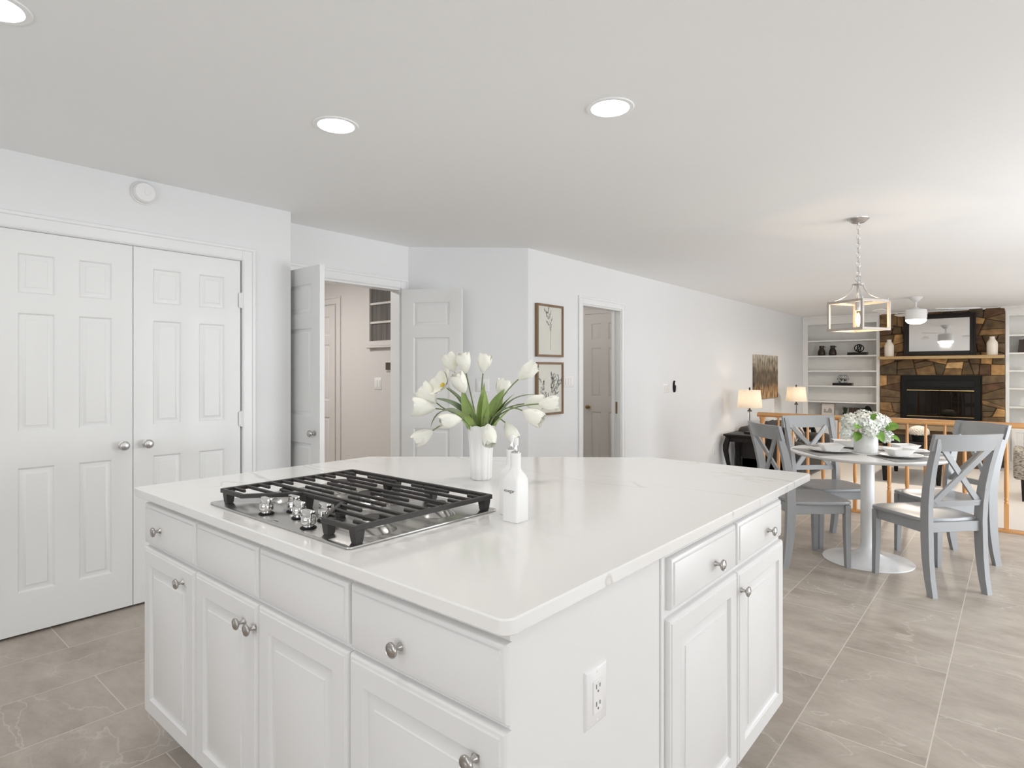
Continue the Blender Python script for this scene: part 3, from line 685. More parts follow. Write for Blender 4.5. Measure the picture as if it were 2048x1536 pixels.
def leaf(parent, pts, wmax, m=LEAF, name='leaf', fold=.25, side=None, n=14, tw=0):
    P = bez(*pts, n=n); b = MB(); prev = None; rows = []
    sd = Vector(side) if side else Vector((0, 1, 0))
    for i, p_ in enumerate(P):
        d = (P[min(i+1, n)] - P[max(i-1, 0)]).normalized(); u = i/n
        a = (sd - d*sd.dot(d)).normalized(); nn = a.cross(d)
        if tw: rm = Matrix.Rotation(tw*u, 3, d); a = rm @ a; nn = rm @ nn
        w_ = wmax*(sin(pi*min(1, (u*.92+.10)))**.8)*(1 if u < .98 else .2)
        rows.append([p_ + a*w_*v + nn*fold*w_*v*v for v in (-1, -.5, 0, .5, 1)])
    vs = [[b.bm.verts.new(q) for q in r_] for r_ in rows]
    for r0, r1 in zip(vs, vs[1:]):
        for j in range(4): b.bm.faces.new((r0[j], r0[j+1], r1[j+1], r1[j]))
    return b.build(name, m, parent, ang=60)
def stem(parent, P, r=.0026): b = MB(); b.tube(P, r, 7); return b.build('stem', STEM, parent, ang=60)
rnd = random.Random(3)
# local axes at the vase: x to the right in the room's diagonal, y away, z up; (head centre, direction, size, openness, label)
TUL = [
 ((-.121, .03, .449), (-.40, .1, .9), 1.0, .10, 'upper left tulip, leaning left beside the tallest upright bloom'),
 ((-.066, -.01, .449), (-.20, -.1, .95), 1.05, .02, 'tallest upright tulip at the top left of the bouquet'),
 ((.010, .03, .447), (.12, 0, 1), 1.0, .04, 'upright tulip standing alone at the top middle of the bouquet'),
 ((.177, -.02, .416), (.75, -.1, .65), 1.15, .0, 'big tulip reaching up right towards the framed prints'),
 ((-.155, -.02, .371), (-.62, -.55, .50), .86, .80, 'wide open tulip showing its yellow centre'),
 ((-.076, -.06, .373), (-.38, -.2, .85), 1.1, .0, 'closed tulip right of the wide open one'),
 ((.082, .05, .350), (.25, .2, .9), 1.0, .12, 'shorter tulip at the centre right, above a broad leaf'),
 ((-.208, .00, .328), (-.70, 0, .65), 1.25, .12, 'large tulip at far left, the upper of a pair'),
 ((-.218, -.03, .280), (-.95, -.1, .10), 1.2, .15, 'large tulip at far left, the lower of a pair'),
 ((-.108, -.10, .236), (-.9, -.25, -.10), 1.1, -.02, 'drooping tulip just left of the vase rim'),
 ((-.216, -.05, .173), (-.85, -.1, -.50), 1.05, .05, 'lowest tulip at the left, hanging down past the leaves'),
 ((.034, -.10, .186), (.10, -.55, -.80), 1.15, -.04, 'tulip hanging over the front rim of the vase'),
 ((.112, -.01, .188), (.45, -.1, -.85), 1.0, .0, 'tulip nodding down right of the vase above the bottles'),
 ((.208, .03, .296), (.97, .1, .12), 1.1, .05, 'tulip pointing right, in front of the lower print frame'),
 ((.262, -.02, .295), (1, 0, .05), 1.05, .08, 'rightmost tulip, overlapping the lower print'),
 ((.196, -.07, .250), (.80, -.25, -.45), 1.15, .05, 'tulip bending down at the right below its neighbours'),
]
LEAVES = {
 7: [((-.02, .01, .17), (-.04, .01, .25), (-.07, .02, .30), (-.135, .02, .36), .020, LEAFG)],
 3: [((.02, .0, .16), (.04, .0, .24), (.075, -.01, .30), (.135, -.01, .335), .018, LEAF)],
 8: [((-.015, -.02, .17), (-.035, -.04, .22), (-.06, -.05, .25), (-.10, -.055, .262), .016, LEAF)],
 0: [((-.02, 0, .17), (-.05, 0, .26), (-.10, .0, .31), (-.205, -.01, .315), .022, LEAFG)],
 9: [((-.02, -.02, .17), (-.06, -.04, .28), (-.16, -.06, .31), (-.188, -.07, .205), .018, LEAFG)],
 2: [((.0, .01, .16), (-.01, .01, .24), (.0, .01, .29), (.012, .02, .375), .018, LEAF), ((.01, .0, .16), (.015, 0, .22), (.02, -.01, .28), (.015, -.01, .35), .016, LEAF)],
 6: [((.02, 0, .16), (.035, 0, .24), (.05, .01, .29), (.09, .02, .350), .030, LEAF)],
 14: [((.02, 0, .16), (.06, 0, .27), (.11, .0, .345), (.225, -.01, .328), .021, LEAFG)],
 15: [((.02, -.01, .17), (.05, -.02, .23), (.09, -.03, .26), (.145, -.04, .30), .017, LEAF)],
 5: [((-.02, 0, .16), (-.04, 0, .22), (-.055, -.01, .28), (-.075, -.02, .345), .026, LEAF), ((-.01, -.02, .17), (-.03, -.03, .21), (-.05, -.045, .235), (-.062, -.05, .265), .017, LEAF)],
}
for i, (c, d, s_, op, lab) in enumerate(TUL):
    t = thing('tulip', 'white ' + lab, 'flower', (VX, VY, .914), VR, 'white tulips in the fluted vase')
    c = Vector(c); d = Vector(d).normalized(); s_ *= 1.14; H = .068*s_; base = c - d*H*.5
    b = MB(); bloom(b, frame_to(d, base), .0235*s_, H, op, rnd); bl = b.build('bloom', PETAL, t, ang=70)
    if op > .5:
        b = MB(frame_to(d, base))
        for k in range(6): a = k*pi/3; b.tube([(.002*cos(a), .002*sin(a), .004), (.008*cos(a), .008*sin(a), .028)], [.0012, .0022], 6)
        b.cyl((0, 0, .0), (0, 0, .026), .0035, 8); b.build('stamens', YEL, bl)
    a0 = 2*pi*i/16; p0 = Vector((.016*cos(a0*3), .016*sin(a0*3), .07))
    mouth = Vector((.022*(1 if c.x > 0 else -1)*min(1, abs(c.x)*8), .02*max(-1, min(1, c.y*15)), .21))
    P = bez(p0, p0*.5 + mouth*.5, mouth, mouth + Vector((c.x*.08, c.y*.05, .008)), 5)[:-1]
    ctrl = base - d*max(.03, (base-mouth).length*.45)
    if d.z < 0: ctrl = Vector((base.x*.55, base.y*.6, max(base.z, .22) + .03))
    P += bez(mouth + Vector((c.x*.08, c.y*.05, .008)), mouth + Vector((c.x*.18, c.y*.1, .05)), ctrl, base + d*.004, 10)
    stem(t, P)
    for q in LEAVES.get(i, ()): leaf(t, q[:4], q[4], q[5], side=(0.5, 1, .2) if abs(q[3][0]) > .1 else (1, .3, 0))

# ------------------------------------------------------------------ things on the kitchen walls and ceiling
t = thing('smoke_detector', 'round white smoke detector high on the wall above the closet', 'smoke detector', (XC, 1.221, 2.352), R(90))
b = MB(Matrix.Rotation(R(90), 4, 'X')); b.lathe(((.066, 0), (.067, .006), (.064, .009), (.060, .009), (.0595, .012), (.060, .014), (.057, .028), (.050, .035), (.0001, .036)), 40); b.build('housing', WHITEPL, t)
b = MB(Matrix.Rotation(R(90), 4, 'X')); b.lathe(((.018, .036), (.017, .038), (.0155, .0372), (.0001, .0378)), 24, Matrix.Translation((.012, 0, 0))); b.build('test_button', WHITEPL, t)
def downlight(label, x, y, power, name='recessed_light'):
    t = thing(name, label, 'light', (x, y, CEIL), 0, 'recessed ceiling lights')
    b = MB(); b.lathe(((.0785, -.001), (.0785, -.003), (.0800, -.0045), (.096, -.004), (.0985, -.0015), (.0985, 0), (.0785, 0)), 48, caps=False); b.build('trim_ring', CEILM, t)
    b = MB(); b.lathe(((.0001, -.003), (.0785, -.003), (.0785, -.001), (.0001, -.001)), 48, caps=False); b.build('lens', LENS, t)
    disc('downlight', (x, y, CEIL-.006), power)
    return t
def disc(name, loc, power):
    l = bpy.data.lights.new(name, 'AREA'); l.shape = 'DISK'; l.size = .15; l.energy = power; l.color = (1, .965, .92)
    o = bpy.data.objects.new(name, l); o.location = loc; COL.objects.link(o)
KD, LD = 3.0, 7
downlight('lit recessed ceiling light above the cooktop, left of the other whole one', -2.313, 1.509, KD)
downlight('lit recessed ceiling light to the right, nearer the centre of the ceiling', -1.290, 2.148, KD)
downlight('recessed ceiling light cut off by the top left corner of the photo', -2.345, .345, KD)
# unseen ceiling lights without fixtures, added to brighten worktop, floor and living room
for x, y in ((-.9, .1), (.5, 1.6), (.6, -.4), (-1.2, -1.6), (.9, 3.2)): disc('downlight', (x, y, CEIL-.006), KD)
for x, y in ((.9, 8.0), (.9, 10.6), (.9, 12.2), (2.1, 9.3)): disc('living_ceiling_fill', (x, y, CEIL-.006), LD)
def switch(label, loc, rz, n, w_=None, name='light_switch', h_=.118, rock=(.033, .066)):
    t = thing(name, label, 'switch', loc, rz); w_ = w_ or (.072 + .046*(n-1)); plate(t, ID, w_, h_)
    for i in range(n):
        x = (i - (n-1)/2)*.046
        b = MB(); ring_panel(b, rock[0], rock[1], .004, (), (), ((0, .003), (.001, .0)), TR(x-rock[0]/2, -.0095, -rock[1]/2)); b.poly([(x-rock[0]/2, -.0096, -.033), (x+rock[0]/2, -.0096, -.033), (x+rock[0]/2, -.0105, 0), (x-rock[0]/2, -.0105, 0)], [(0, 1, 2, 3)])
        b.build('rocker', WHITEPL, t)
    return t
switch('white triple light switch plate between the framed prints and the doorway', (XR, 4.731, 1.24), R(90), 3)
ang = atan2(.72, .774)
switch('white double light switch on the diagonal wall, partly behind the tulips', (-3.6+.0, 3.8315, 1.215), ang, 2)
switch('white multi-gang switch plate on the long wall, left of the remote holder', (XR, 6.83, 1.13), R(90), 3, .175)
switch('small white switch plate on the long wall, right of the remote holder', (XR, 7.13, 1.13), R(90), 1, .07)
t = thing('fan_remote', 'black oval fan remote in its wall holder', 'remote', (XR, 7.04, 1.147), R(90))
b = MB(); sec = lambda h, w_, y: [(w_*cos(2*pi*k/24), y, h*sin(2*pi*k/24)) for k in range(24)]
b.sweep([sec(.072, .024, 0), sec(.074, .026, -.006), sec(.073, .025, -.018), sec(.066, .019, -.024)]); b.build('remote_body', BLACK, t)
b = MB(); b.sweep([[(.014*cos(2*pi*k/16), -.0242, .036+.024*sin(2*pi*k/16)) for k in range(16)], [(.012*cos(2*pi*k/16), -.027, .036+.022*sin(2*pi*k/16)) for k in range(16)]]); b.build('button_pad', WHITEPL, t)
t = thing('wall_outlet', 'small white outlet low on the long wall near the living room', 'outlet', (XR, 8.35, .20), R(90)); plate(t, ID, .072, .115)
b = MB()
for z in (.02, -.02): b.box(-.014, .014, -.0085, -.005, z-.013, z+.013, .002)
b.build('receptacle', WHITEPL, t)
switch('white double switch on the beige far wall of the hall', (-4.79, 3.60, 1.215), 0, 2)
t = thing('thermostat', 'small brown wall thermostat in the hall, cut by the door jamb', 'thermostat', (-4.585, 3.60, 1.385), 0)
b = MB(); b.box(-.075, .075, -.012, 0, -.05, .05, .003); b.build('back_plate', HALLW, t)
b = MB(); b.box(-.062, .062, -.024, -.011, -.034, .036, .003); b.build('cover', mat('thermostat_brown', (.08, .06, .05), .4), t)

# framed botanical prints
def botanical(label, z0, z1, seed, tall):
    w_ = .405; h_ = z1-z0
    t = thing('framed_print', label, 'picture', (XR, 4.405, z0), R(90), 'framed botanical prints')
    b = MB(); fw, dp = .02, .032
    for x0, x1, a, c in ((-w_/2, -w_/2+fw, 0, h_), (w_/2-fw, w_/2, 0, h_), (-w_/2+fw, w_/2-fw, 0, fw), (-w_/2+fw, w_/2-fw, h_-fw, h_)): b.box(x0, x1, -dp, 0, a, c, .0015)
    fr = b.build('frame', FRAMEW, t)
    b = MB(); b.box(-w_/2+fw-.004, w_/2-fw+.004, -.021, -.004, fw-.004, h_-fw+.004); pp = b.build('paper', PAPER, t)
    r_ = random.Random(seed); b = MB(); y = -.0216
    def twig(x, z, a, L, wd, dep):
        P = [Vector((x, y, z))]; n = 6
        for i in range(n):
            a += r_.uniform(-.12, .12); P.append(P[-1] + Vector((sin(a)*L/n, 0, cos(a)*L/n)))
        b.tube(P, [wd*(1-.6*i/n) for i in range(n+1)], 5, flat=.3)
        for i in range(1, n+1):
            if dep:
                for sg in ((-1, 1) if i > 1 else ()):
                    if r_.random() < .75: twig(P[i].x, P[i].z, a + sg*r_.uniform(.35, .7), L*r_.uniform(.16, .28), wd*.6, dep-1)
            if not dep or i == n:
                for q in range(2):
                    aa = a + r_.uniform(-1.4, 1.4); l_ = r_.uniform(.005, .010); c = P[i] + Vector((sin(aa)*l_, 0, cos(aa)*l_))
                    b.poly([c + Vector((cos(2*pi*k/7)*l_*.55, -.0003, sin(2*pi*k/7)*l_*.85)) for k in range(7)], [tuple(range(7))])
    if tall: twig(0, h_*.13, .14, h_*.70, .0020, 1)
    else:
        for a in (-.28, -.05, .16, .33): twig(a*.12, h_*.12, a, h_*.55, .0016, 1)
    b.build('botanical_drawing', INK, pp, recalc=False)
    return t
botanical('upper framed botanical print with one tall sprig, walnut frame', 1.469, 1.951, 4, True)
botanical('lower framed botanical print with branching stems, partly behind tulips', .935, 1.42, 9, False)

# ------------------------------------------------------------------ dining set
TX, TY, TZ = -.805, 4.829, .762
t = thing('dining_table', 'round white pedestal dining table with a flared base', 'table', (TX, TY, 0), 0)
b = MB(); b.lathe(((.0001, TZ-.03), (.43, TZ-.03), (.470, TZ-.024), (.494, TZ-.010), (.497, TZ-.004), (.494, TZ), (.0001, TZ)), 80, caps=False); b.build('tabletop', TABLE, t)
b = MB(); b.lathe(((.17, TZ-.045), (.17, TZ-.03)), 32); b.build('mounting_plate', TABLE, t)
b = MB(); b.lathe(((.044, .085), (.0435, .2), (.0435, TZ-.046)), 36); b.build('column', TABLE, t)
b = MB(); b.lathe(((.0001, 0), (.282, 0), (.284, .004), (.280, .008), (.22, .016), (.14, .030), (.085, .050), (.058, .074), (.047, .100), (.0445, .13)), 72, caps=False); b.build('base', TABLE, t)

def make_chair():
    t = thing('dining_chair', '', 'chair', (0, 0, 0), 0, 'grey dining chairs at the round table')
    HW = .183
    prof = [(-.006, 0), (.014, .10), (.028, .22), (.034, .34), (.036, .44), (.032, .54), (.016, .66), (-.012, .78), (-.042, .88), (-.058, .945)]
    def leg_sec(i, sgn):
        y, z = prof[i]; y0, z0 = prof[max(i-1, 0)]; y1, z1 = prof[min(i+1, len(prof)-1)]
        dy, dz = y1-y0, z1-z0; L = hypot(dy, dz); ny, nz = dz/L, -dy/L; hw = .0165; hd = (.021, .024, .028, .030, .030, .029, .026, .022, .019, .017)[i]
        if i == 0: ny, nz = 1, 0
        x = sgn*(HW + .012*max(0, z-.45)/.5)
        return [(x-hw, y-ny*hd, z-nz*hd), (x+hw, y-ny*hd, z-nz*hd), (x+hw, y+ny*hd, z+nz*hd), (x-hw, y+ny*hd, z+nz*hd)]
    for sgn in (-1, 1):
        b = MB(); b.sweep([leg_sec(i, sgn) for i in range(len(prof))]); b.build('rear_leg', CHAIRM, t, ang=30)
    for sgn in (-1, 1):
        b = MB(); x = sgn*.192; y = .425
        b.sweep([[(x+sx*a - sgn*o, y+sy*a - o, z) for sx, sy in ((-1, -1), (1, -1), (1, 1), (-1, 1))] for z, a, o in ((0, .0135, -.004), (.004, .0145, -.004), (.25, .018, 0), (.425, .019, 0))]); b.build('front_leg', CHAIRM, t, ang=30)
    # seat: wide front with rounded corners, dished
    out = []
    fr = [(-.224, .39), (-.218, .43), (-.198, .452), (-.14, .464), (0, .470), (.14, .464), (.198, .452), (.218, .43), (.224, .39)]
    sd = [(.218, .25), (.205, .12), (.190, .055), (.160, .048), (0, .030), (-.160, .048), (-.190, .055), (-.205, .12), (-.218, .25)]
    out = fr[::-1] + sd[::-1]
    out = fr + sd
    b = MB(); cx, cy = 0, .26
    def loop(s_, z): return [(cx+(x-cx)*s_, cy+(y-cy)*s_, z) for x, y in out]
    b.sweep([loop(.985, .430), loop(1, .434), loop(1.0, .446), loop(.985, .4515), loop(.93, .4525), loop(.6, .446), loop(.2, .444)]); b.build('seat', CHAIRM, t, ang=40)
    b = MB(); b.box(-.174, .174, .414, .434, .366, .430, .002); b.box(-.166, .166, .004+.02, .024+.02, .372, .432, .002)
    for sg in (-1, 1):
        b.box(-.008, .008, 0, .345, .366, .430, .002, TR(sg*.183, .062, 0, R(-1.2*sg)))
    b.build('apron', CHAIRM, t)
    def bow(x, a): return -a*(1 - (x/.24)**2)
    def board(name, x0, z0, z1, y0, y1, thick, a, n=12):
        b = MB(); secs = []
        for i in range(n+1):
            x = -x0 + 2*x0*i/n; d = bow(x, a)
            secs.append([(x, y0+d-thick/2, z0), (x, y0+d+thick/2, z0), (x, y1+d+thick/2, z1), (x, y1+d-thick/2, z1)])
        b.sweep(secs); return b.build(name, CHAIRM, t, ang=25)
    board('top_rail', .226, .868, .966, -.030, -.058, .022, .036)
    board('lower_rail', .186, .528, .563, .040, .034, .020, .022)
    # crossed slats following the curve of the back
    def slat(sgn, dy):
        b = MB(); secs = []; n = 12
        for i in range(n+1):
            u = i/n; x = sgn*(-.150 + .300*u); z = .555 + .325*u; y = .036 - .072*u**1.5 + bow(x, .026)*.9 + dy
            L = hypot(.30, .325); tx, tz = sgn*.30/L, .325/L; nx, nz = -tz, tx; hw = .0165
            secs.append([(x-nx*hw, y-.007, z-nz*hw), (x+nx*hw, y-.007, z+nz*hw), (x+nx*hw, y+.007, z+nz*hw), (x-nx*hw, y+.007, z-nz*hw)])
        b.sweep(secs); return b.build('cross_slat', CHAIRM, t, ang=25)
    slat(1, -.004); slat(-1, .004)
    return t
ch = make_chair()
ch.location = (-.262, 4.416, 0); ch.rotation_euler = (0, 0, R(48.5)); ch['label'] = 'grey X-back dining chair nearest the viewer, its back turned to us'
copy_thing(ch, 'grey X-back dining chair at the left, half hidden by the island corner', (-1.322, 4.398, 0), R(-46.2))
copy_thing(ch, 'grey X-back dining chair beside the railing, behind the left side of the table', (-1.290, 5.345, 0), R(-135))
copy_thing(ch, 'grey X-back dining chair at the far right, behind the nearest chair', (-.235, 5.400, 0), R(133.8))

plates = []
DIRS = {'nearest chair': (.80, -.60), 'left chair': (-.77, -.64), 'chair beside the railing': (-.72, .69), 'far right chair': (.78, .62)}
for i, (who, (dx, dy)) in enumerate(DIRS.items()):
    a = atan2(-dx, dy) + pi; L = hypot(dx, dy); dx, dy = dx/L, dy/L
    b = MB(TR(TX+dx*.285, TY+dy*.285, TZ+.0006, atan2(dy, dx)+pi/2))
    b.prism([(-.20, -.155), (.20, -.155), (.135, .150), (-.135, .150)], 0, .0028, .0008)
    tag(b.build('placemat', MATM), 'grey woven placemat before the %s' % who, 'placemat', 'grey placemats on the round table')
    r = .262; z = TZ+.0036
    b = MB(TR(TX+dx*r, TY+dy*r, z)); b.lathe(((.0001, 0), (.075, 0), (.082, .003), (.120, .013), (.134, .0165), (.1345, .0185), (.130, .0185), (.088, .0085), (.080, .0065), (.0001, .0065)), 56, caps=False)
    pl = tag(b.build('dinner_plate', CERAM, ang=50), 'round white dinner plate before the %s' % who, 'plate', 'white dinner plates on the round table')
    b = MB(TR(TX+dx*r*.985, TY+dy*r*.985, z+.0066, R((38, 30, 22, 35)[i])))
    def sq(h, rr, zz):
        o = []
        for sx, sy, a0 in ((1, -1, -90), (1, 1, 0), (-1, 1, 90), (-1, -1, 180)): o += [(x, y, zz) for x, y in arc(sx*(h-rr), sy*(h-rr), rr, a0, a0+90, 4)]
        return o
    b.sweep([sq(.040, .006, 0), sq(.043, .006, .001), sq(.056, .006, .022), sq(.072, .005, .046), sq(.0735, .005, .0475), sq(.070, .005, .0475), sq(.052, .006, .022), sq(.040, .006, .006)])
    tag(b.build('square_bowl', CERAM, ang=30), 'square white bowl on the plate before the %s' % who, 'bowl', 'square white bowls on the round table')

# hydrangeas in a white pot
t = thing('potted_hydrangea', 'white hydrangeas with green leaves in a white cylindrical pot on the dining table', 'plant', (TX-.010, TY-.004, TZ+.0007), R(40.377))
b = MB(); b.lathe(((.0001, 0), (.072, 0), (.074, .002), (.0775, .127), (.0775, .130), (.0735, .130), (.071, .10), (.0001, .10)), 48, caps=False); b.build('pot', CERMATTE, t)
rnd = random.Random(11)
def head(c, r, n=46):
    b = MB(); c = Vector(c)
    for k in range(n):
        zz = 1 - 1.75*(k+.5)/n; a = k*2.39996; q = math.sqrt(max(0, 1-zz*zz)); d = Vector((q*cos(a), q*sin(a), zz)) + Vector((rnd.uniform(-.1, .1),)*3)
        M = frame_to(d, c + d.normalized()*r*rnd.uniform(.9, 1.05)) @ Matrix.Rotation(rnd.uniform(0, 1.5), 4, 'Z')
        s_ = .0145*rnd.uniform(.85, 1.2)
        for p_ in range(4):
            Mp = M @ Matrix.Rotation(p_*pi/2, 4, 'Z')
            b.poly([(0, 0, 0), (s_*.55, -s_*.5, .002), (s_*1.15, -s_*.38, .0045), (s_*1.3, 0, .003), (s_*1.15, s_*.38, .0045), (s_*.55, s_*.5, .002)], [(0, 1, 2, 3), (0, 3, 4, 5)], Mp)
    b.sphere(c, r*.72, u=12, v=8)
    return b.build('flower_head', HYD, t, recalc=False, ang=20)
for c, r in (((-.115, -.03, .205), .052), ((-.045, -.05, .215), .060), ((.035, -.04, .225), .062), ((.010, .05, .235), .060), ((.105, -.01, .205), .056), ((-.08, .06, .215), .055), ((.115, -.05, .115), .040), ((-.145, -.02, .135), .042), ((-.02, -.085, .165), .048), ((.08, .07, .20), .05)): head(c, r)
def hleaf(p0, d, L, w_):
    d = Vector(d).normalized(); p0 = Vector(p0)
    leaf(t, (p0, p0 + d*L*.4 + Vector((0, 0, .012)), p0 + d*L*.75 + Vector((0, 0, .008)), p0 + d*L + Vector((0, 0, -.01))), w_, LEAFH, 'leaf', .3, side=d.cross(Vector((0, -.75, .65))))
hleaf((.02, -.075, .155), (.25, -.5, -.65), .085, .034); hleaf((-.07, -.06, .19), (-.6, -.5, -.05), .09, .028); hleaf((.10, -.065, .165), (.8, -.5, .3), .085, .034)
hleaf((-.02, -.10, .235), (.3, -.3, .5), .05, .02); hleaf((-.075, -.05, .14), (-.5, -.4, -.5), .08, .028); hleaf((.12, -.08, .12), (.7, -.5, -.4), .065, .018)
b = MB()
for k in range(8): b.tube(bez((.03*cos(k), .03*sin(k), .09), (.04*cos(k), .04*sin(k), .13), (.06*cos(k), .06*sin(k), .16), (.08*cos(k), .08*sin(k), .19), 5), .0028, 6)
b.build('stems', STEM, t)

# lantern pendant over the table
PX, PY = -.866, 4.850
t = thing('pendant_light', 'square open-frame lantern pendant with one glowing bulb, hung from a chain', 'light', (PX, PY, 0), 0)
b = MB(); b.lathe(((.0001, CEIL-.032), (.040, CEIL-.030), (.048, CEIL-.024), (.070, CEIL-.006), (.071, CEIL), (.0001, CEIL)), 40, caps=False); b.lathe(((.006, CEIL-.05), (.008, CEIL-.032)), 12); b.build('canopy', SILVER, t)
b = MB(); zc = CEIL-.045; n = 0
while zc > 2.015:
    L, wd = .040, .0105; Mz = Matrix.Translation((0, 0, zc-L/2+.003)) @ Matrix.Rotation(R(90*(n % 2) + 20), 4, 'Z')
    ptsl = [(wd*cos(a), 0, (L/2-wd)*(1 if sin(a) >= 0 else -1) + wd*sin(a)) for a in [2*pi*k/14 for k in range(14)]]
    b.tube(ptsl, .0019, 6, Mz, closed=True); zc -= .0335; n += 1
b.tube([(.020*cos(a), 0, 1.998+.022*sin(a)) for a in [2*pi*k/18 for k in range(18)]], .0026, 6, closed=True)
b.build('chain', SILVER, t)
b = MB(); b.lathe(((.0001, 1.953), (.038, 1.953), (.040, 1.957), (.038, 1.962), (.010, 1.966), (.008, 1.980), (.0001, 1.981)), 32, caps=False); b.build('top_cap', SILVER, t)
ROT = R(-72.6); r4 = .188; ZT4, ZB4 = 1.838, 1.624
cs = [(r4*cos(ROT+k*pi/2), r4*sin(ROT+k*pi/2)) for k in range(4)]
b = MB()
for k in range(4):
    a = ROT+k*pi/2
    P = bez((.032*cos(a), .032*sin(a), 1.955), (.040*cos(a), .040*sin(a), 1.895), (.090*cos(a), .090*sin(a), 1.862), ((r4-.008)*cos(a), (r4-.008)*sin(a), ZT4-.001), 12); b.tube(P, .0052, 8)
    b.cyl(((r4-.004)*cos(a), (r4-.004)*sin(a), ZT4-.004), ((r4-.004)*cos(a), (r4-.004)*sin(a), ZT4+.016), .004, 8)
b.build('support_arm', SILVER, t)
b = MB(); bw = .0085
for k in range(4):
    (x0, y0), (x1, y1) = cs[k], cs[(k+1) % 4]; L = hypot(x1-x0, y1-y0); A = atan2(y1-y0, x1-x0)
    for z in (ZT4, ZB4+.017): b.box(-.004, L+.004, -bw, bw, z-.017, z, .001, TR(x0, y0, 0, A))
    b.box(-bw, bw, -bw, bw, ZB4, ZT4, .001, TR(x0, y0, 0, A))
b.build('lantern_frame', mat('washed_grey_wood', (.46, .41, .37), .55, noise=.12, nscale=30), t)
b = MB(); b.cyl((0, 0, 1.955), (0, 0, 1.835), .0045, 10); b.lathe(((.0001, 1.770), (.019, 1.770), (.020, 1.775), (.020, 1.825), (.012, 1.838), (.0001, 1.84)), 24, caps=False); so = b.build('socket', SILVER, t)
b = MB(); b.lathe(((.013, 1.770), (.015, 1.760), (.028, 1.725), (.032, 1.700), (.029, 1.672), (.018, 1.652), (.0001, 1.646)), 28, caps=False); bu = b.build('bulb', BULB, t)
b = MB()
for k in range(6): a = k*pi/3; b.tube([(.006*cos(a), .006*sin(a), 1.745), (.010*cos(a+.5), .010*sin(a+.5), 1.70), (.006*cos(a+1), .006*sin(a+1), 1.672)], .0022, 6)
b.build('filament', FILA, bu)
point('pendant_glow', (PX, PY, 1.705), 4, (1, .78, .52), .02)

# ------------------------------------------------------------------ oak railing
t = thing('railing', 'honey oak railing with turned balusters between dining area and sunken living room', 'railing', (0, 6.42, 0), 0)
b = MB(); x0, x1 = -2.07, 2.58
sec = lambda x: [(x, -.030, .865), (x, .030, .865), (x, .036, .880), (x, .030, .900), (x, .018, .910), (x, -.018, .910), (x, -.030, .900), (x, -.036, .880)]
b.sweep([sec(x0), sec(x1)]); b.build('handrail', OAK, t, ang=25)
b = MB(); b.box(x0+.02, x1, -.035, .035, 0, .022, .003); b.build('base_rail', OAK, t)
def turned(x, s_=1.0, name='baluster'):
    b = MB(TR(x, 0, 0)); k = .0165*s_
    b.box(-k, k, -k, k, .022, .235, .002)
    b.lathe([(r*s_, z) for r, z in ((.0155, .234), (.0170, .244), (.0110, .252), (.0165, .262), (.0165, .270), (.0120, .280), (.0155, .295), (.0170, .36), (.0155, .50), (.0125, .70), (.0105, .80), (.0105, .866))], 14)
    return b.build(name, OAKV, t)
i = 0; x = -1.866
while x < 2.5: turned(x); x += .1385
b = MB(TR(-2.025, 0, 0)); b.box(-.03, .03, -.03, .03, .022, .24, .003)
b.lathe(((.028, .24), (.031, .255), (.022, .268), (.029, .28), (.030, .36), (.026, .6), (.020, .76), (.020, .80), (.027, .808), (.027, .818), (.021, .824), (.030, .845), (.032, .866)), 20); b.build('newel_post', OAKV, t)
b = MB(); b.sphere((-1.285, -.045, .868), .022, u=14, v=10); b.build('ball_knob', OAK, t)

# ------------------------------------------------------------------ living room: fireplace
CX0, CX1, CYF = -1.955, -.150, 12.93
FX0, FX1, FZ0, FZ1 = -1.612, -.470, .40, 1.262
t = thing('stone_chimney', 'brown fieldstone chimney breast of irregular stones', 'fireplace', (0, 0, LOW), 0)
T0 = Matrix.Translation((0, 0, -LOW))
b = MB(T0)
for x0, x1, z0, z1 in ((CX0, FX0, LOW, CEIL), (FX1, CX1, LOW, CEIL), (FX0, FX1, LOW, FZ0), (FX0, FX1, FZ1, CEIL)): b.box(x0, x1, CYF+.02, YB, z0, z1)
b.box(FX0, FX1, CYF+.34, YB, FZ0, FZ1); b.build('mortar', MORTAR, t)
rnd = random.Random(21); polys = []
def area_(p): return abs(sum(p[i][0]*p[(i+1) % len(p)][1] - p[(i+1) % len(p)][0]*p[i][1] for i in range(len(p))))/2
def cut(p, c, n):
    A, B = [], []
    for i in range(len(p)):
        a, q = p[i], p[(i+1) % len(p)]; da = (a[0]-c[0])*n[0]+(a[1]-c[1])*n[1]; dq = (q[0]-c[0])*n[0]+(q[1]-c[1])*n[1]
        (A if da >= 0 else B).append(a)
        if da*dq < 0:
            u = da/(da-dq); m_ = (a[0]+(q[0]-a[0])*u, a[1]+(q[1]-a[1])*u); A.append(m_); B.append(m_)
    return A, B
def split(p, tgt):
    ar = area_(p)
    if ar < tgt: polys.append(p); return
    xs = [q[0] for q in p]; zs = [q[1] for q in p]; w_, h_ = max(xs)-min(xs), max(zs)-min(zs)
    c = ((max(xs)+min(xs))/2 + rnd.uniform(-.18, .18)*w_, (max(zs)+min(zs))/2 + rnd.uniform(-.18, .18)*h_)
    a = rnd.gauss(0, .22) + (0 if w_ > h_*1.35 else pi/2)
    A, B = cut(p, c, (cos(a), sin(a)))
    for q in (A, B):
        if len(q) >= 3: split(q, tgt*rnd.uniform(.75, 1.3))
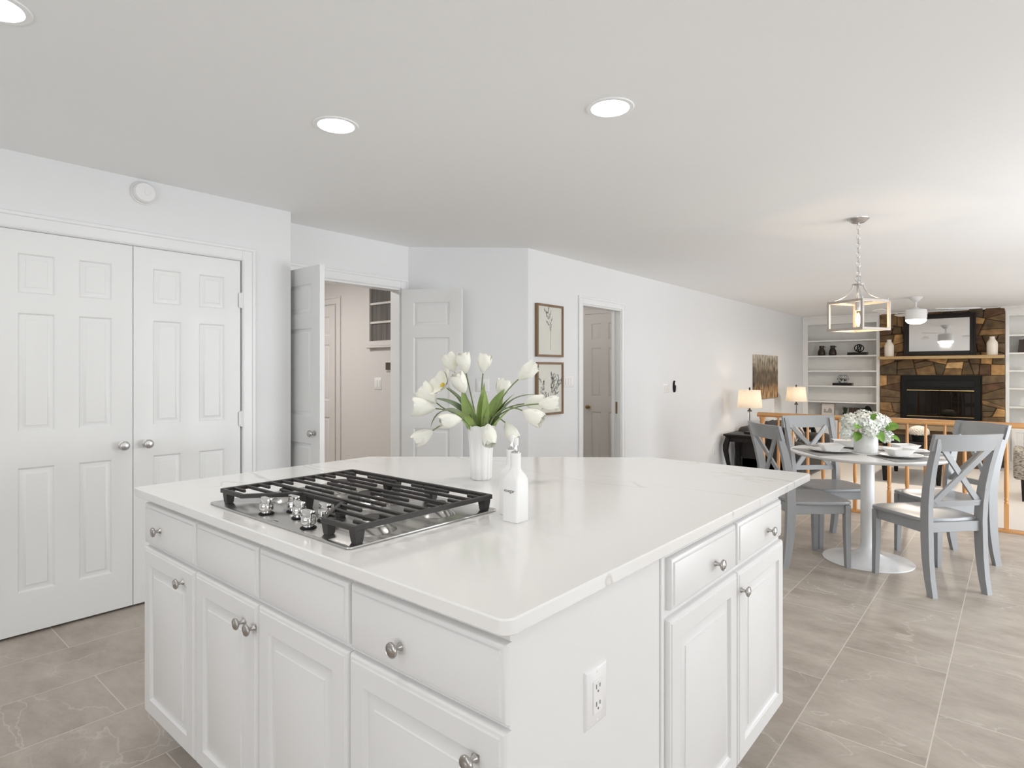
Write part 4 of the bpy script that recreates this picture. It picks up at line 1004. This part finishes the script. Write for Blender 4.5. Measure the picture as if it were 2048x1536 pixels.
for x0, x1, z0, z1 in ((CX0, FX0-.01, LOW, FZ1+.01), (FX1+.01, CX1, LOW, FZ1+.01), (FX0-.01, FX1+.01, LOW, FZ0), (CX0, CX1, FZ1+.01, CEIL-.002)):
    split([(x0, z0), (x1, z0), (x1, z1), (x0, z1)], .045)
PAL = [(96, 76, 50), (112, 88, 58), (84, 70, 50), (126, 98, 64), (104, 84, 60), (140, 108, 70), (92, 66, 44), (178, 138, 88), (118, 96, 70), (205, 168, 118)]
b = MB(T0); cols = []
for p in polys:
    cx = sum(q[0] for q in p)/len(p); cz = sum(q[1] for q in p)/len(p); dp = rnd.uniform(.0, .022); col = lin(rnd.choice(PAL[:8] if rnd.random() < .9 else PAL))
    def ins(k, y):
        r_ = []
        for q in p:
            dx, dz = cx-q[0], cz-q[1]; L = hypot(dx, dz); r_.append((q[0]+dx/L*min(k, L*.4), y + 0, q[1]+dz/L*min(k, L*.4)))
        return r_
    n0 = len(b.bm.faces); secs = [ins(.003, CYF+.03), ins(.004, CYF+.006-dp), ins(.013, CYF-.004-dp), ins(.035, CYF-.007-dp)]
    b.sweep(secs); cols += [col]*(len(b.bm.faces)-n0)
b.bm.faces.ensure_lookup_table()
o = b.build('stones', STONE, t, ang=50)
at_ = o.data.attributes.new('stone', 'FLOAT_COLOR', 'FACE')
for i_, c_ in enumerate(cols): at_.data[i_].color = (*c_, 1)
b = MB(T0); b.box(CX0+.02, CX1-.02, 12.42, CYF-.03, .318, .398, .008); b.build('hearth_slab', mat('hearth_flagstone', lin((150, 128, 100)), .7, noise=.2, nscale=10), t)
b = MB(T0); b.box(CX0+.05, CX1-.05, 12.50, CYF-.03, LOW, .318); b.build('hearth_base', mat('hearth_stone', lin((96, 76, 52)), .85, noise=.45, nscale=7, bump=.8, bscale=9), t)
b = MB(); b.box(CX0+.015, CX1-.005, 12.66, CYF-.035, 1.560, 1.613, .004); tag(b.build('mantel_shelf', MANTELW), 'pale oak mantel shelf across the stone chimney', 'shelf')
# insert
t = thing('fireplace_insert', 'black fireplace insert with louvred top and brass-trimmed glass doors', 'fireplace', (0, 0, .4), 0); T0 = Matrix.Translation((0, 0, -.4))
Y0 = CYF-.055
b = MB(T0)
for x0, x1, z0, z1 in ((FX0, FX0+.085, FZ0, FZ1), (FX1-.085, FX1, FZ0, FZ1), (FX0, FX1, FZ1-.085, FZ1), (FX0, FX1, 1.025, 1.06), (FX0, FX1, FZ0, .53)): b.box(x0, x1, Y0, CYF+.05, z0, z1, .003)
b.build('surround', BLACK, t)
b = MB(T0)
for k in range(5): b.box(FX0+.08, FX1-.08, Y0+.012, Y0+.04, 1.068+k*.021, 1.080+k*.021, .002)
b.box(FX0+.06, FX1-.06, Y0+.06, Y0+.08, 1.0, FZ1-.02); b.build('louvres', mat('black_steel_louvre', (.02, .019, .018), .35, .5), t)
b = MB(T0)
for x0, x1, y0, y1, z0, z1 in ((FX0+.06, FX0+.08, CYF, CYF+.33, FZ0, 1.06), (FX1-.08, FX1-.06, CYF, CYF+.33, FZ0, 1.06), (FX0+.06, FX1-.06, CYF+.31, CYF+.33, FZ0, 1.06), (FX0+.06, FX1-.06, CYF, CYF+.33, .44, .46), (FX0+.06, FX1-.06, CYF, CYF+.33, 1.04, 1.06)): b.box(x0, x1, y0, y1, z0, z1)
b.build('firebox', mat('sooty_firebrick', (.07, .06, .05), .9, noise=.4, nscale=12), t)
xm = (FX0+FX1)/2
for x0, x1 in ((FX0+.085, xm-.004), (xm+.004, FX1-.085)):
    b = MB(T0); b.box(x0, x1, Y0+.02, Y0+.026, .535, 1.02); gd = b.build('glass_door', DGLASS, t)
    b = MB(T0); b.box(x0, x1, Y0+.004, Y0+.020, .996, 1.012, .002); b.box(x0, x1, Y0+.004, Y0+.020, .532, .546, .002); b.build('brass_trim', GOLD, gd)
b = MB(T0)
for x0 in (FX0+.2, FX0+.42, FX0+.64): b.cyl((x0, CYF+.08, .50), (x0+.36, CYF+.15, .54), .04, 12)
b.build('fire_logs', mat('charred_log', (.06, .045, .035), .9, noise=.4, nscale=10), t)
# mirror leaning on the mantel
t = thing('mirror', 'wide mirror in a dark wooden frame leaning on the mantel', 'mirror', (-1.052, 12.845, 1.6135), 0)
mw, mh, fw = 1.04, .745, .085
Mm = Matrix.Rotation(R(-1.6), 4, 'X'); b = MB(Mm)
for x0, x1, z0, z1 in ((-mw/2, -mw/2+fw, 0, mh), (mw/2-fw, mw/2, 0, mh), (-mw/2+fw, mw/2-fw, 0, fw), (-mw/2+fw, mw/2-fw, mh-fw, mh)): b.box(x0, x1, -.015, .02, z0, z1, .004)
for x0, x1, z0, z1 in ((-mw/2-.002, -mw/2+.03, -.0, mh), (mw/2-.03, mw/2+.002, 0, mh), (-mw/2, mw/2, 0, .03), (-mw/2, mw/2, mh-.03, mh)): b.box(x0, x1, -.028, .0, z0, z1, .006)
b.build('frame', DKWOOD, t)
b = MB(Mm); b.box(-mw/2+fw-.005, mw/2-fw+.005, -.004, .008, fw-.005, mh-fw+.005); b.build('mirror_glass', MIRROR, t)
def mvase(label, x):
    b = MB(TR(x, 12.78, 1.6135)); b.lathe([(r*1.05, z*1.0) for r, z in ((.0001, 0), (.066, 0), (.070, .006), (.072, .19), (.068, .215), (.040, .262), (.034, .275), (.034, .31), (.029, .31), (.029, .27), (.0001, .26))], 32, caps=False)
    tag(b.build('bottle_vase', CREAM, ang=40), label, 'vase', 'cream vases on the mantel')
mvase('cream bottle-shaped vase on the left end of the mantel', -1.785); mvase('cream bottle-shaped vase on the right end of the mantel', -.315)

# ------------------------------------------------------------------ bookcases
SHZ = (1.955, 1.655, 1.360, 1.064, .754)
def bookcase(label, x0, x1, crown_l, crown_r):
    t = thing('built_in_bookcase', label, 'bookcase', (0, 12.95, LOW), 0, 'white built-in bookcases'); T = Matrix.Translation((0, -12.95, -LOW))
    b = MB(T); b.box(x0, x0+.035, 12.96, YB, LOW, CEIL-.02); b.box(x1-.035, x1, 12.96, YB, LOW, CEIL-.02); b.box(x0, x1, YB-.012, YB-.001, LOW, CEIL-.02); b.box(x0, x1, 12.96, YB, 2.28, 2.30); b.box(x0, x0+.10 if crown_l else x0+.05, 12.945, 12.965, .45, 2.36); b.box(x1-.055, x1, 12.945, 12.965, .45, 2.36); b.box(x0, x1, 12.945, 12.965, 2.27, 2.40)
    b.build('carcass', BOOKC, t)
    for z in SHZ: b = MB(T); b.box(x0+.03, x1-.03, 12.955, YB-.01, z-.028, z, .002); b.build('shelf', BOOKC, t)
    b = MB(T); b.box(x0, x1, 12.93, YB-.01, .425, .452, .004); b.box(x0, x1, 12.955, YB-.01, LOW, .425); b.build('base_cupboard', BOOKC, t)
    n = 2; w_ = (x1-x0-.12)/n
    for k in range(n): b = MB(T @ TR(x0+.06+k*w_+.01, 12.936, LOW+.12)); ring_panel(b, w_-.02, .54, .019, [(.055, w_-.075, .055, .485)], DRING, DEDGE); b.build('cupboard_door', BOOKC, t, merge=1e-5)
    b = MB(T); xa = x0 - (.0 if crown_l else .06); xb = x1 + (.06 if crown_r else 0)
    prof = [(12.95, 2.36), (12.94, 2.362), (12.935, 2.375), (12.905, 2.405), (12.895, 2.412), (12.895, CEIL-.001), (12.97, CEIL-.001), (12.97, 2.36)]
    b.sweep([[(xa, y, z) for y, z in prof], [(xb, y, z) for y, z in prof]]); b.build('crown_moulding', BOOKC, t, ang=20); return t
bookcase('white built-in bookcase left of the stone chimney, holding dark jugs', XR+.004, -1.958, True, False)
bookcase('white built-in bookcase right of the stone chimney, cut by the photo edge', -.146, 1.10, False, True)
b = MB(); b.box(CX0-.0, CX1, CYF-.02, CYF+.0, 2.395, CEIL-.001, .004); struct(b.build('trim_6', BOOKC), 'thin white moulding where the stone chimney meets the ceiling', 'trim')
SY = 13.10
def jug(label, x, rz):
    t = thing('jug', label, 'jug', (x, SY, SHZ[1]), rz, 'dark brown jugs on the bookcase')
    b = MB(); b.lathe(((.0001, 0), (.058, 0), (.066, .012), (.070, .045), (.062, .095), (.046, .130), (.040, .150), (.043, .198), (.038, .198), (.035, .15), (.0001, .14)), 24, caps=False); b.build('jug_body', BRONZE, t, ang=50)
    b = MB(); b.tube([(.036, 0, .188), (.060, 0, .172), (.085, 0, .176)], [.011, .008, .004], 8); b.build('spout', BRONZE, t); return t
jug('dark brown jug at the far left of its shelf', -2.985, R(-20)); jug('dark brown jug second from left, beside its twin', -2.785, R(-20))
def book(label, x, z, w_, d, h, y=SY, rz=0, m=DKWOOD, group=None):
    t = thing('book', label, 'book', (x, y, z), rz, group)
    b = MB(); b.box(-w_/2, w_/2, -d/2, d/2, 0, .004, .001); b.box(-w_/2, w_/2, -d/2, d/2, h-.004, h, .001); b.box(-w_/2, w_/2, -d/2, -d/2+.004, .0, h, .001); b.build('cover', m, t)
    b = MB(); b.box(-w_/2+.004, w_/2-.005, -d/2+.004, d/2-.004, .004, h-.004); b.build('pages', mat('page_edges', (.30, .25, .20), .8, noise=.2, nscale=200, stretch=(1, 1, 20)), t); return t
book('closed dark book lying under the tangled ornament', -2.345, SHZ[1], .33, .20, .055)
t = thing('knot_ornament', 'black tangled ring ornament standing on a dark book', 'ornament', (-2.325, SY, SHZ[1]+.0555), 0)
b = MB()
for rx, rz_, r in ((75, 20, .078), (55, -60, .074), (80, 80, .072)):
    M = Matrix.Translation((0, 0, .080)) @ Matrix.Rotation(R(rz_), 4, 'Z') @ Matrix.Rotation(R(rx), 4, 'X'); b.tube([(r*cos(2*pi*k/28), r*.95*sin(2*pi*k/28), 0) for k in range(28)], .0085, 8, M, closed=True)
b.build('rings', BLACK, t)
book('closed dark book lying under the glass terrarium', -2.60, SHZ[3], .335, .20, .050)
t = thing('terrarium', 'small hexagonal glass terrarium with a succulent on a dark book', 'terrarium', (-2.60, SY, SHZ[3]+.0505), 0)
hx = [(.062*cos(R(a)), .062*sin(R(a))) for a in range(0, 360, 60)]; mid = [(.105*cos(R(a)), .105*sin(R(a))) for a in range(0, 360, 60)]
P0 = [Vector((x, y, .004)) for x, y in hx]; P1 = [Vector((x, y, .078)) for x, y in mid]; P2 = [Vector((x, y, .155)) for x, y in hx]
b = MB()
for k in range(6):
    for a, q in ((P0[k], P0[(k+1) % 6]), (P1[k], P1[(k+1) % 6]), (P2[k], P2[(k+1) % 6]), (P0[k], P1[k]), (P1[k], P2[k])): b.cyl(a, q, .0028, 6)
b.build('wire_frame', BLACK, t)
b = MB()
for k in range(6):
    j = (k+1) % 6
    for q in ((P0[k], P0[j], P1[j], P1[k]), (P1[k], P1[j], P2[j], P2[k])): b.poly(q, [(0, 1, 2, 3)])
b.build('glass_panes', GLASS, t, recalc=False)
b = MB(); b.lathe(((.058, .006), (.075, .035), (.0001, .038)), 12); b.build('pebbles', CERMATTE, t)
b = MB(); rnd = random.Random(5)
for cx_, n_, L in ((-.03, 9, .06), (.02, 6, .04), (.045, 5, .03)):
    for k in range(n_): a = k*2.4; e_ = rnd.uniform(.3, .9); b.tube([(cx_, 0, .036), (cx_+cos(a)*L*e_*.35, sin(a)*L*e_*.35, .036+L*.6), (cx_+cos(a)*L*e_*.6, sin(a)*L*e_*.6, .036+L)], [.006, .007, .002], 6)
b.build('succulent', mat('dark_succulent', (.05, .075, .045), .6, noise=.3), t)
BZ = .4525
t = thing('framed_print', 'small framed print of grey buildings standing on the bookcase', 'picture', (-2.86, SY-.05, BZ), 0)
Mf = Matrix.Rotation(R(-6), 4, 'X'); b = MB(Mf)
for x0, x1, z0, z1 in ((-.125, -.112, 0, .262), (.112, .125, 0, .262), (-.112, .112, 0, .013), (-.112, .112, .249, .262)): b.box(x0, x1, -.012, .008, z0, z1, .001)
b.build('frame', mat('thin_grey_frame', (.22, .20, .18), .4), t)
b = MB(Mf); b.box(-.113, .113, -.006, .006, .012, .25); pp = b.build('paper', mat('shelf_print_paper', (.68, .62, .57), .5), t)
b = MB(Mf); x = -.075; rnd = random.Random(2)
while x < .07: h_ = rnd.uniform(.03, .075)*(1 + .5*(x > 0)); b.box(x, x+.018, -.0065, -.0058, .07, .07+h_); x += .0185
b.build('print_image', INK, pp)
t = thing('potted_grass', 'small dark green grass plant in a pot beside the row of books', 'plant', (-2.565, SY, BZ), 0); t['kind'] = 'thing'
b = MB(); b.lathe(((.035, 0), (.045, .08), (.0001, .078)), 18); b.build('pot', BLACK, t)
b = MB(); rnd = random.Random(8)
for k in range(70):
    a = rnd.uniform(0, 6.28); q = rnd.uniform(.01, .075); L = rnd.uniform(.08, .125); b.tube([(.02*cos(a), .02*sin(a), .075), (q*.5*cos(a), q*.5*sin(a), .08+L*.7), (q*cos(a), q*sin(a), .08+L)], [.003, .0025, .0008], 4)
b.build('grass', mat('dark_grass', (.045, .075, .03), .6, noise=.3), t)
names = ('leftmost', 'second', 'third', 'fourth', 'fifth', 'rightmost')
for k in range(6):
    h_ = (.185, .178, .188, .182, .176, .186)[k]
    t = thing('book', '%s old brown book of the upright row on the bookcase' % names[k], 'book', (-2.466+k*.041, SY, BZ), 0, 'old brown books standing upright')
    b = MB(); b.box(-.0195, -.0165, -.06, .06, 0, h_, .001); b.box(.0165, .0195, -.06, .06, 0, h_, .001); b.box(-.0195, .0195, -.064, -.058, 0, h_, .002)
    for z in (.03, .07, h_-.05, h_-.02): b.box(-.020, .020, -.0655, -.060, z, z+.004)
    b.build('cover', mat('brown_leather', (.045, .028, .020), .5, noise=.3, nscale=30), t)
    b = MB(); b.box(-.0165, .0165, -.058, .056, .003, h_-.004); b.build('pages', mat('old_pages', (.35, .28, .2), .8), t)
t = thing('bookend', 'black round ornament standing at the end of the old books', 'ornament', (-2.175, SY-.03, BZ), 0)
b = MB(); b.box(-.05, .05, -.04, .05, 0, .03, .004); b.sphere((0, 0, .13), .072, u=18, v=12, sc=(.9, .7, 1.35)); b.sphere((.0, -.02, .205), .035, u=12, v=8, sc=(1.1, 1, .7)); b.build('ornament_body', BLACK, t)
t = thing('basket_box', 'dark brown tapered box on the right bookcase at the photo edge', 'box', (.115, SY, SHZ[1]), 0)
b = MB(); b.sweep([[(sx*k, sy*k*.8, z) for sx, sy in ((-1, -1), (1, -1), (1, 1), (-1, 1))] for z, k in ((0, .105), (.19, .088), (.205, .090), (.215, .086))]); b.build('box_body', BRONZE, t)
b = MB(); b.box(-.03, .03, -.012, .012, .214, .228, .003); b.build('lid_handle', BLACK, t)

# ceiling fan with a light
fx, fy = -1.127, 10.47
t = thing('ceiling_fan', 'white ceiling fan with a lit bowl in front of the fireplace', 'fan', (fx, fy, 0), 0)
b = MB(); b.lathe(((.0001, CEIL-.075), (.022, CEIL-.075), (.045, CEIL-.06), (.085, CEIL-.012), (.086, CEIL), (.0001, CEIL)), 28, caps=False); b.build('canopy', TRIM, t)
b = MB(); b.cyl((0, 0, CEIL-.07), (0, 0, 2.24), .012, 12); b.lathe(((.012, 2.285), (.05, 2.255), (.06, 2.245)), 24); b.build('downrod', TRIM, t)
b = MB(); b.lathe(((.0001, 2.245), (.125, 2.245), (.136, 2.235), (.136, 2.125), (.132, 2.12), (.132, 2.098), (.0001, 2.095)), 36, caps=False); b.build('motor_housing', TRIM, t)
b = MB(); b.lathe(((.131, 2.098), (.129, 2.080), (.105, 2.050), (.055, 2.033), (.0001, 2.030)), 32, caps=False); b.build('light_bowl', FANL, t)
for k in range(3):
    b = MB(Matrix.Rotation(R(25+120*k), 4, 'Z') @ Matrix.Rotation(R(9), 4, 'X')); pts = [(.13, -.028), (.20, -.052), (.45, -.068), (.62, -.066), (.645, -.045), (.65, 0), (.645, .045), (.62, .066), (.45, .068), (.20, .052), (.13, .028)]
    b.prism(pts, 2.248-.004, 2.248+.004, .001); b.build('blade', TRIM, t)
disc('fan_glow', (fx, fy, 2.02), 36); bpy.data.lights['fan_glow'].color = (1, .88, .74)

# lamps, end tables, sofa, painting
def end_table(label, x, y, s_=.54):
    H = .715
    t = thing('end_table', label, 'table', (x, y, LOW), 0, 'black end tables beside the sofa')
    b = MB(); b.box(-s_/2+.0, s_/2, -s_/2, s_/2, H-.028, H, .008, seg=2); b.box(-s_/2+.02, s_/2-.02, -s_/2+.02, s_/2-.02, H-.045, H-.028, .006); b.build('table_top', DKWOOD, t)
    b = MB(); b.box(-s_/2+.05, s_/2-.05, -s_/2+.05, s_/2-.05, H-.11, H-.045, .003); b.build('apron', DKWOOD, t)
    for sx in (-1, 1):
        for sy in (-1, 1):
            b = MB(); k = s_/2-.055; P = [(.0, H-.05, .028), (.030, H-.16, .034), (.034, H-.24, .030), (.0, H-.42, .022), (-.040, H-.56, .018), (-.035, .06, .018), (.005, .02, .022), (.012, .0, .024)]
            b.sweep([[(sx*(k+o_*.75)+u*w_, sy*(k+o_*.75)+v*w_, z) for u, v in ((-1, -1), (1, -1), (1, 1), (-1, 1))] for o_, z, w_ in P]); b.build('leg', DKWOOD, t, ang=60)
    b = MB(); b.box(-s_/2+.12, s_/2-.12, -s_/2+.12, s_/2-.12, .14, .165, .004); b.build('lower_shelf', DKWOOD, t); return t
end_table('black end table with curved legs nearer the railing, under the near lamp', -2.97, 8.79); end_table('black end table in the far corner, under the far lamp', -2.97, 11.20)
def lamp(label, x, y):
    z0 = LOW+.7155
    t = thing('table_lamp', label, 'lamp', (x, y, z0), 0, 'table lamps with linen shades')
    b = MB(); b.box(-.062, .062, -.062, .062, 0, .028, .003); b.build('base', DKWOOD, t)
    b = MB(); b.cyl((0, 0, .028), (0, 0, .335), .006, 12); b.build('rod', BRONZE, t)
    b = MB(); b.lathe(((.026, .03), (.022, .10), (.024, .30), (.028, .325)), 20, caps=False); b.build('glass_column', GLASS, t, recalc=False)
    b = MB(); b.lathe(((.0001, .322), (.034, .322), (.030, .338), (.014, .345), (.012, .372), (.020, .376), (.008, .39), (.008, .60), (.0001, .601)), 20, caps=False); b.build('cap', BRONZE, t)
    b = MB(); n = 40; H0, H1 = .378, .632
    def rg(r, z): return [(r*cos(2*pi*k/n), r*sin(2*pi*k/n), z) for k in range(n)]
    b.sweep([rg(.172, H0), rg(.146, H1)], caps=False)
    sh = b.build('lamp_shade', SHADE, t, recalc=False)
    b = MB()
    for k in range(3): a = 2*pi*k/3+.3; b.cyl((0, 0, .595), (.147*cos(a), .147*sin(a), .625), .002, 6)
    b.build('shade_spider', BRONZE, sh)
    b = MB(); b.lathe(((.0001, .60), (.007, .60), (.006, .632), (.013, .645), (.012, .662), (.004, .672), (.0001, .674)), 14, caps=False); b.build('finial', BRONZE, t)
    point('lamp_glow', (x, y, z0+.50), 3.6, (1, .82, .62), .03); return t
lamp('lit table lamp on the near end table, left of the painting', -2.955, 8.80); lamp('lit table lamp on the far end table, right of the painting', -2.955, 11.19)
t = thing('painting', 'unframed canvas painting of tall brown grasses above the sofa', 'painting', (XR, 10.60, .872), R(90))
b = MB(); b.box(-.62, .62, -.035, -.001, 0, .745, .003); o = b.build('canvas', ART, t)
# the artwork's pattern runs in the canvas' own coordinates
t = thing('sofa', 'charcoal grey sofa along the long wall between the lamps', 'sofa', (-2.80, 9.995, LOW), R(90))
wS = 1.80
def cushion(b, x0, x1, y0, y1, z0, z1, r=.05, M=ID): b.box(x0, x1, y0, y1, z0, z1, r, M, 3)
b = MB(); cushion(b, -wS/2, wS/2, -.42, .44, .10, .34, .03); b.build('sofa_frame', SOFAM, t)
b = MB(); cushion(b, -wS/2+.02, wS/2-.02, .22, .45, .25, .78, .07); b.build('backrest', SOFAM, t)
for sg in (-1, 1):
    b = MB(); cushion(b, sg*wS/2-(.0 if sg < 0 else .21), sg*wS/2+(.21 if sg < 0 else 0), -.46, .42, .10, .60, .06); b.build('armrest', SOFAM, t)
    b = MB(); cushion(b, *((-.68, -.005) if sg < 0 else (.005, .68)), -.44, .24, .335, .48, .04); b.build('seat_cushion', SOFAM, t)
    for yy in (-.36, .36): b = MB(); b.box(sg*.8-.03, sg*.8+.03, yy-.03, yy+.03, 0, .10); b.build('leg', DKWOOD, t)
def pillow(label, x, m, rot, y=.05, s_=.195):
    M = TR(-2.80, 9.995, LOW, R(90)) @ TR(x, y, .685, R(rot)) @ Matrix.Rotation(R(-20), 4, 'X')
    b = MB(); n = 10; vs = []
    for sg in (1, -1):
        for i in range(n+1):
            for j in range(n+1):
                u, v = i/n*2-1, j/n*2-1; q = (1-u**4)*(1-v**4); k = 1-.08*(1-abs(u*v)); vs.append((u*s_*k, -sg*.075*q**.6, v*s_*k))
    o_ = (n+1)**2; fs = []
    for i in range(n):
        for j in range(n): a = i*(n+1)+j; fs += [(a, a+1, a+n+2, a+n+1), (o_+a, o_+a+n+1, o_+a+n+2, o_+a+1)]
    b.poly(vs, fs); o = b.build('throw_pillow', m, None, ang=80, merge=1e-5); o.matrix_world = M; tag(o, label, 'pillow', 'throw pillows on the sofa')
pillow('charcoal throw pillow at the near end of the sofa', -.475, SOFAM, -4); pillow('patterned light and dark throw pillow on the sofa, nearer the railing', -.20, ZIG, 6, -.10); pillow('patterned light and dark throw pillow in the sofa middle', .20, ZIG, -6, -.10); pillow('charcoal throw pillow at the far end of the sofa', .475, SOFAM, 4)

# coffee table with flowers
t = thing('coffee_table', 'black coffee table with turned legs in front of the hearth', 'table', (-1.17, 10.85, LOW), 0)
b = MB(); b.box(-.40, .40, -.62, .62, .555, .60, .012, seg=2); b.build('table_top', DKWOOD, t)
b = MB(); b.box(-.35, .35, -.57, .57, .45, .556, .003); b.build('apron', DKWOOD, t)
for sx in (-1, 1):
    for sy in (-1, 1):
        b = MB(TR(sx*.325, sy*.53, 0)); b.box(-.042, .042, -.042, .042, .40, .52, .004); b.lathe(((.026, 0), (.028, .03), (.040, .22), (.044, .30), (.030, .33), (.042, .36), (.036, .40)), 18); b.build('leg', DKWOOD, t)
t = thing('flower_bowl', 'dome of cream flowers in a black pot on the coffee table', 'plant', (-1.09, 10.42, LOW+.6005), 0)
b = MB(); b.lathe(((.0001, 0), (.075, 0), (.080, .004), (.088, .095), (.083, .095), (.0001, .08)), 28, caps=False); b.build('pot', BLACK, t)
b = MB(); rnd = random.Random(31)
for k in range(150):
    zz = 1-1.25*(k+.5)/150; a = k*2.39996; q = math.sqrt(max(0, 1-zz*zz)); d = Vector((q*cos(a), q*sin(a), zz)); c = Vector((0, 0, .135)) + Vector((d.x*.125, d.y*.125, d.z*.085)); M = frame_to(d, c); s_ = .020*rnd.uniform(.8, 1.2)
    for p_ in range(5): b.poly([(0, 0, 0), (s_*.6, -s_*.45, .005), (s_*1.1, 0, .009), (s_*.6, s_*.45, .005)], [(0, 1, 2, 3)], M @ Matrix.Rotation(p_*2*pi/5+k, 4, 'Z'))
b.sphere((0, 0, .13), .105, u=14, v=10, sc=(1, 1, .68)); b.build('flowers', CREAMFL, t, recalc=False, ang=20)
# armchair at the right edge
t = thing('armchair', 'beige and grey patterned armchair at the right edge of the photo', 'armchair', (.40, 10.05, LOW), 0)
b = MB(); cushion(b, -.37, .37, -.36, .36, .27, .43, .03); b.build('chair_frame', TWEED, t)
b = MB(); cushion(b, -.28, .28, -.30, .26, .42, .55, .04); b.build('seat_cushion', TWEED, t)
b = MB(); cushion(b, -.33, .33, .24, .40, .27, .86, .05); b.build('backrest', TWEED, t)
for sg in (-1, 1):
    b = MB(); cushion(b, sg*.38-.055, sg*.38+.055, -.37, .36, .27, .63, .04); b.build('armrest', TWEED, t)
    for yy in (-.30, .33): b = MB(); b.sweep([[(sg*.33+sx*k, yy+sy*k, z) for sx, sy in ((-1, -1), (1, -1), (1, 1), (-1, 1))] for z, k in ((0, .020), (.275, .032))]); b.build('leg', DKWOOD, t)
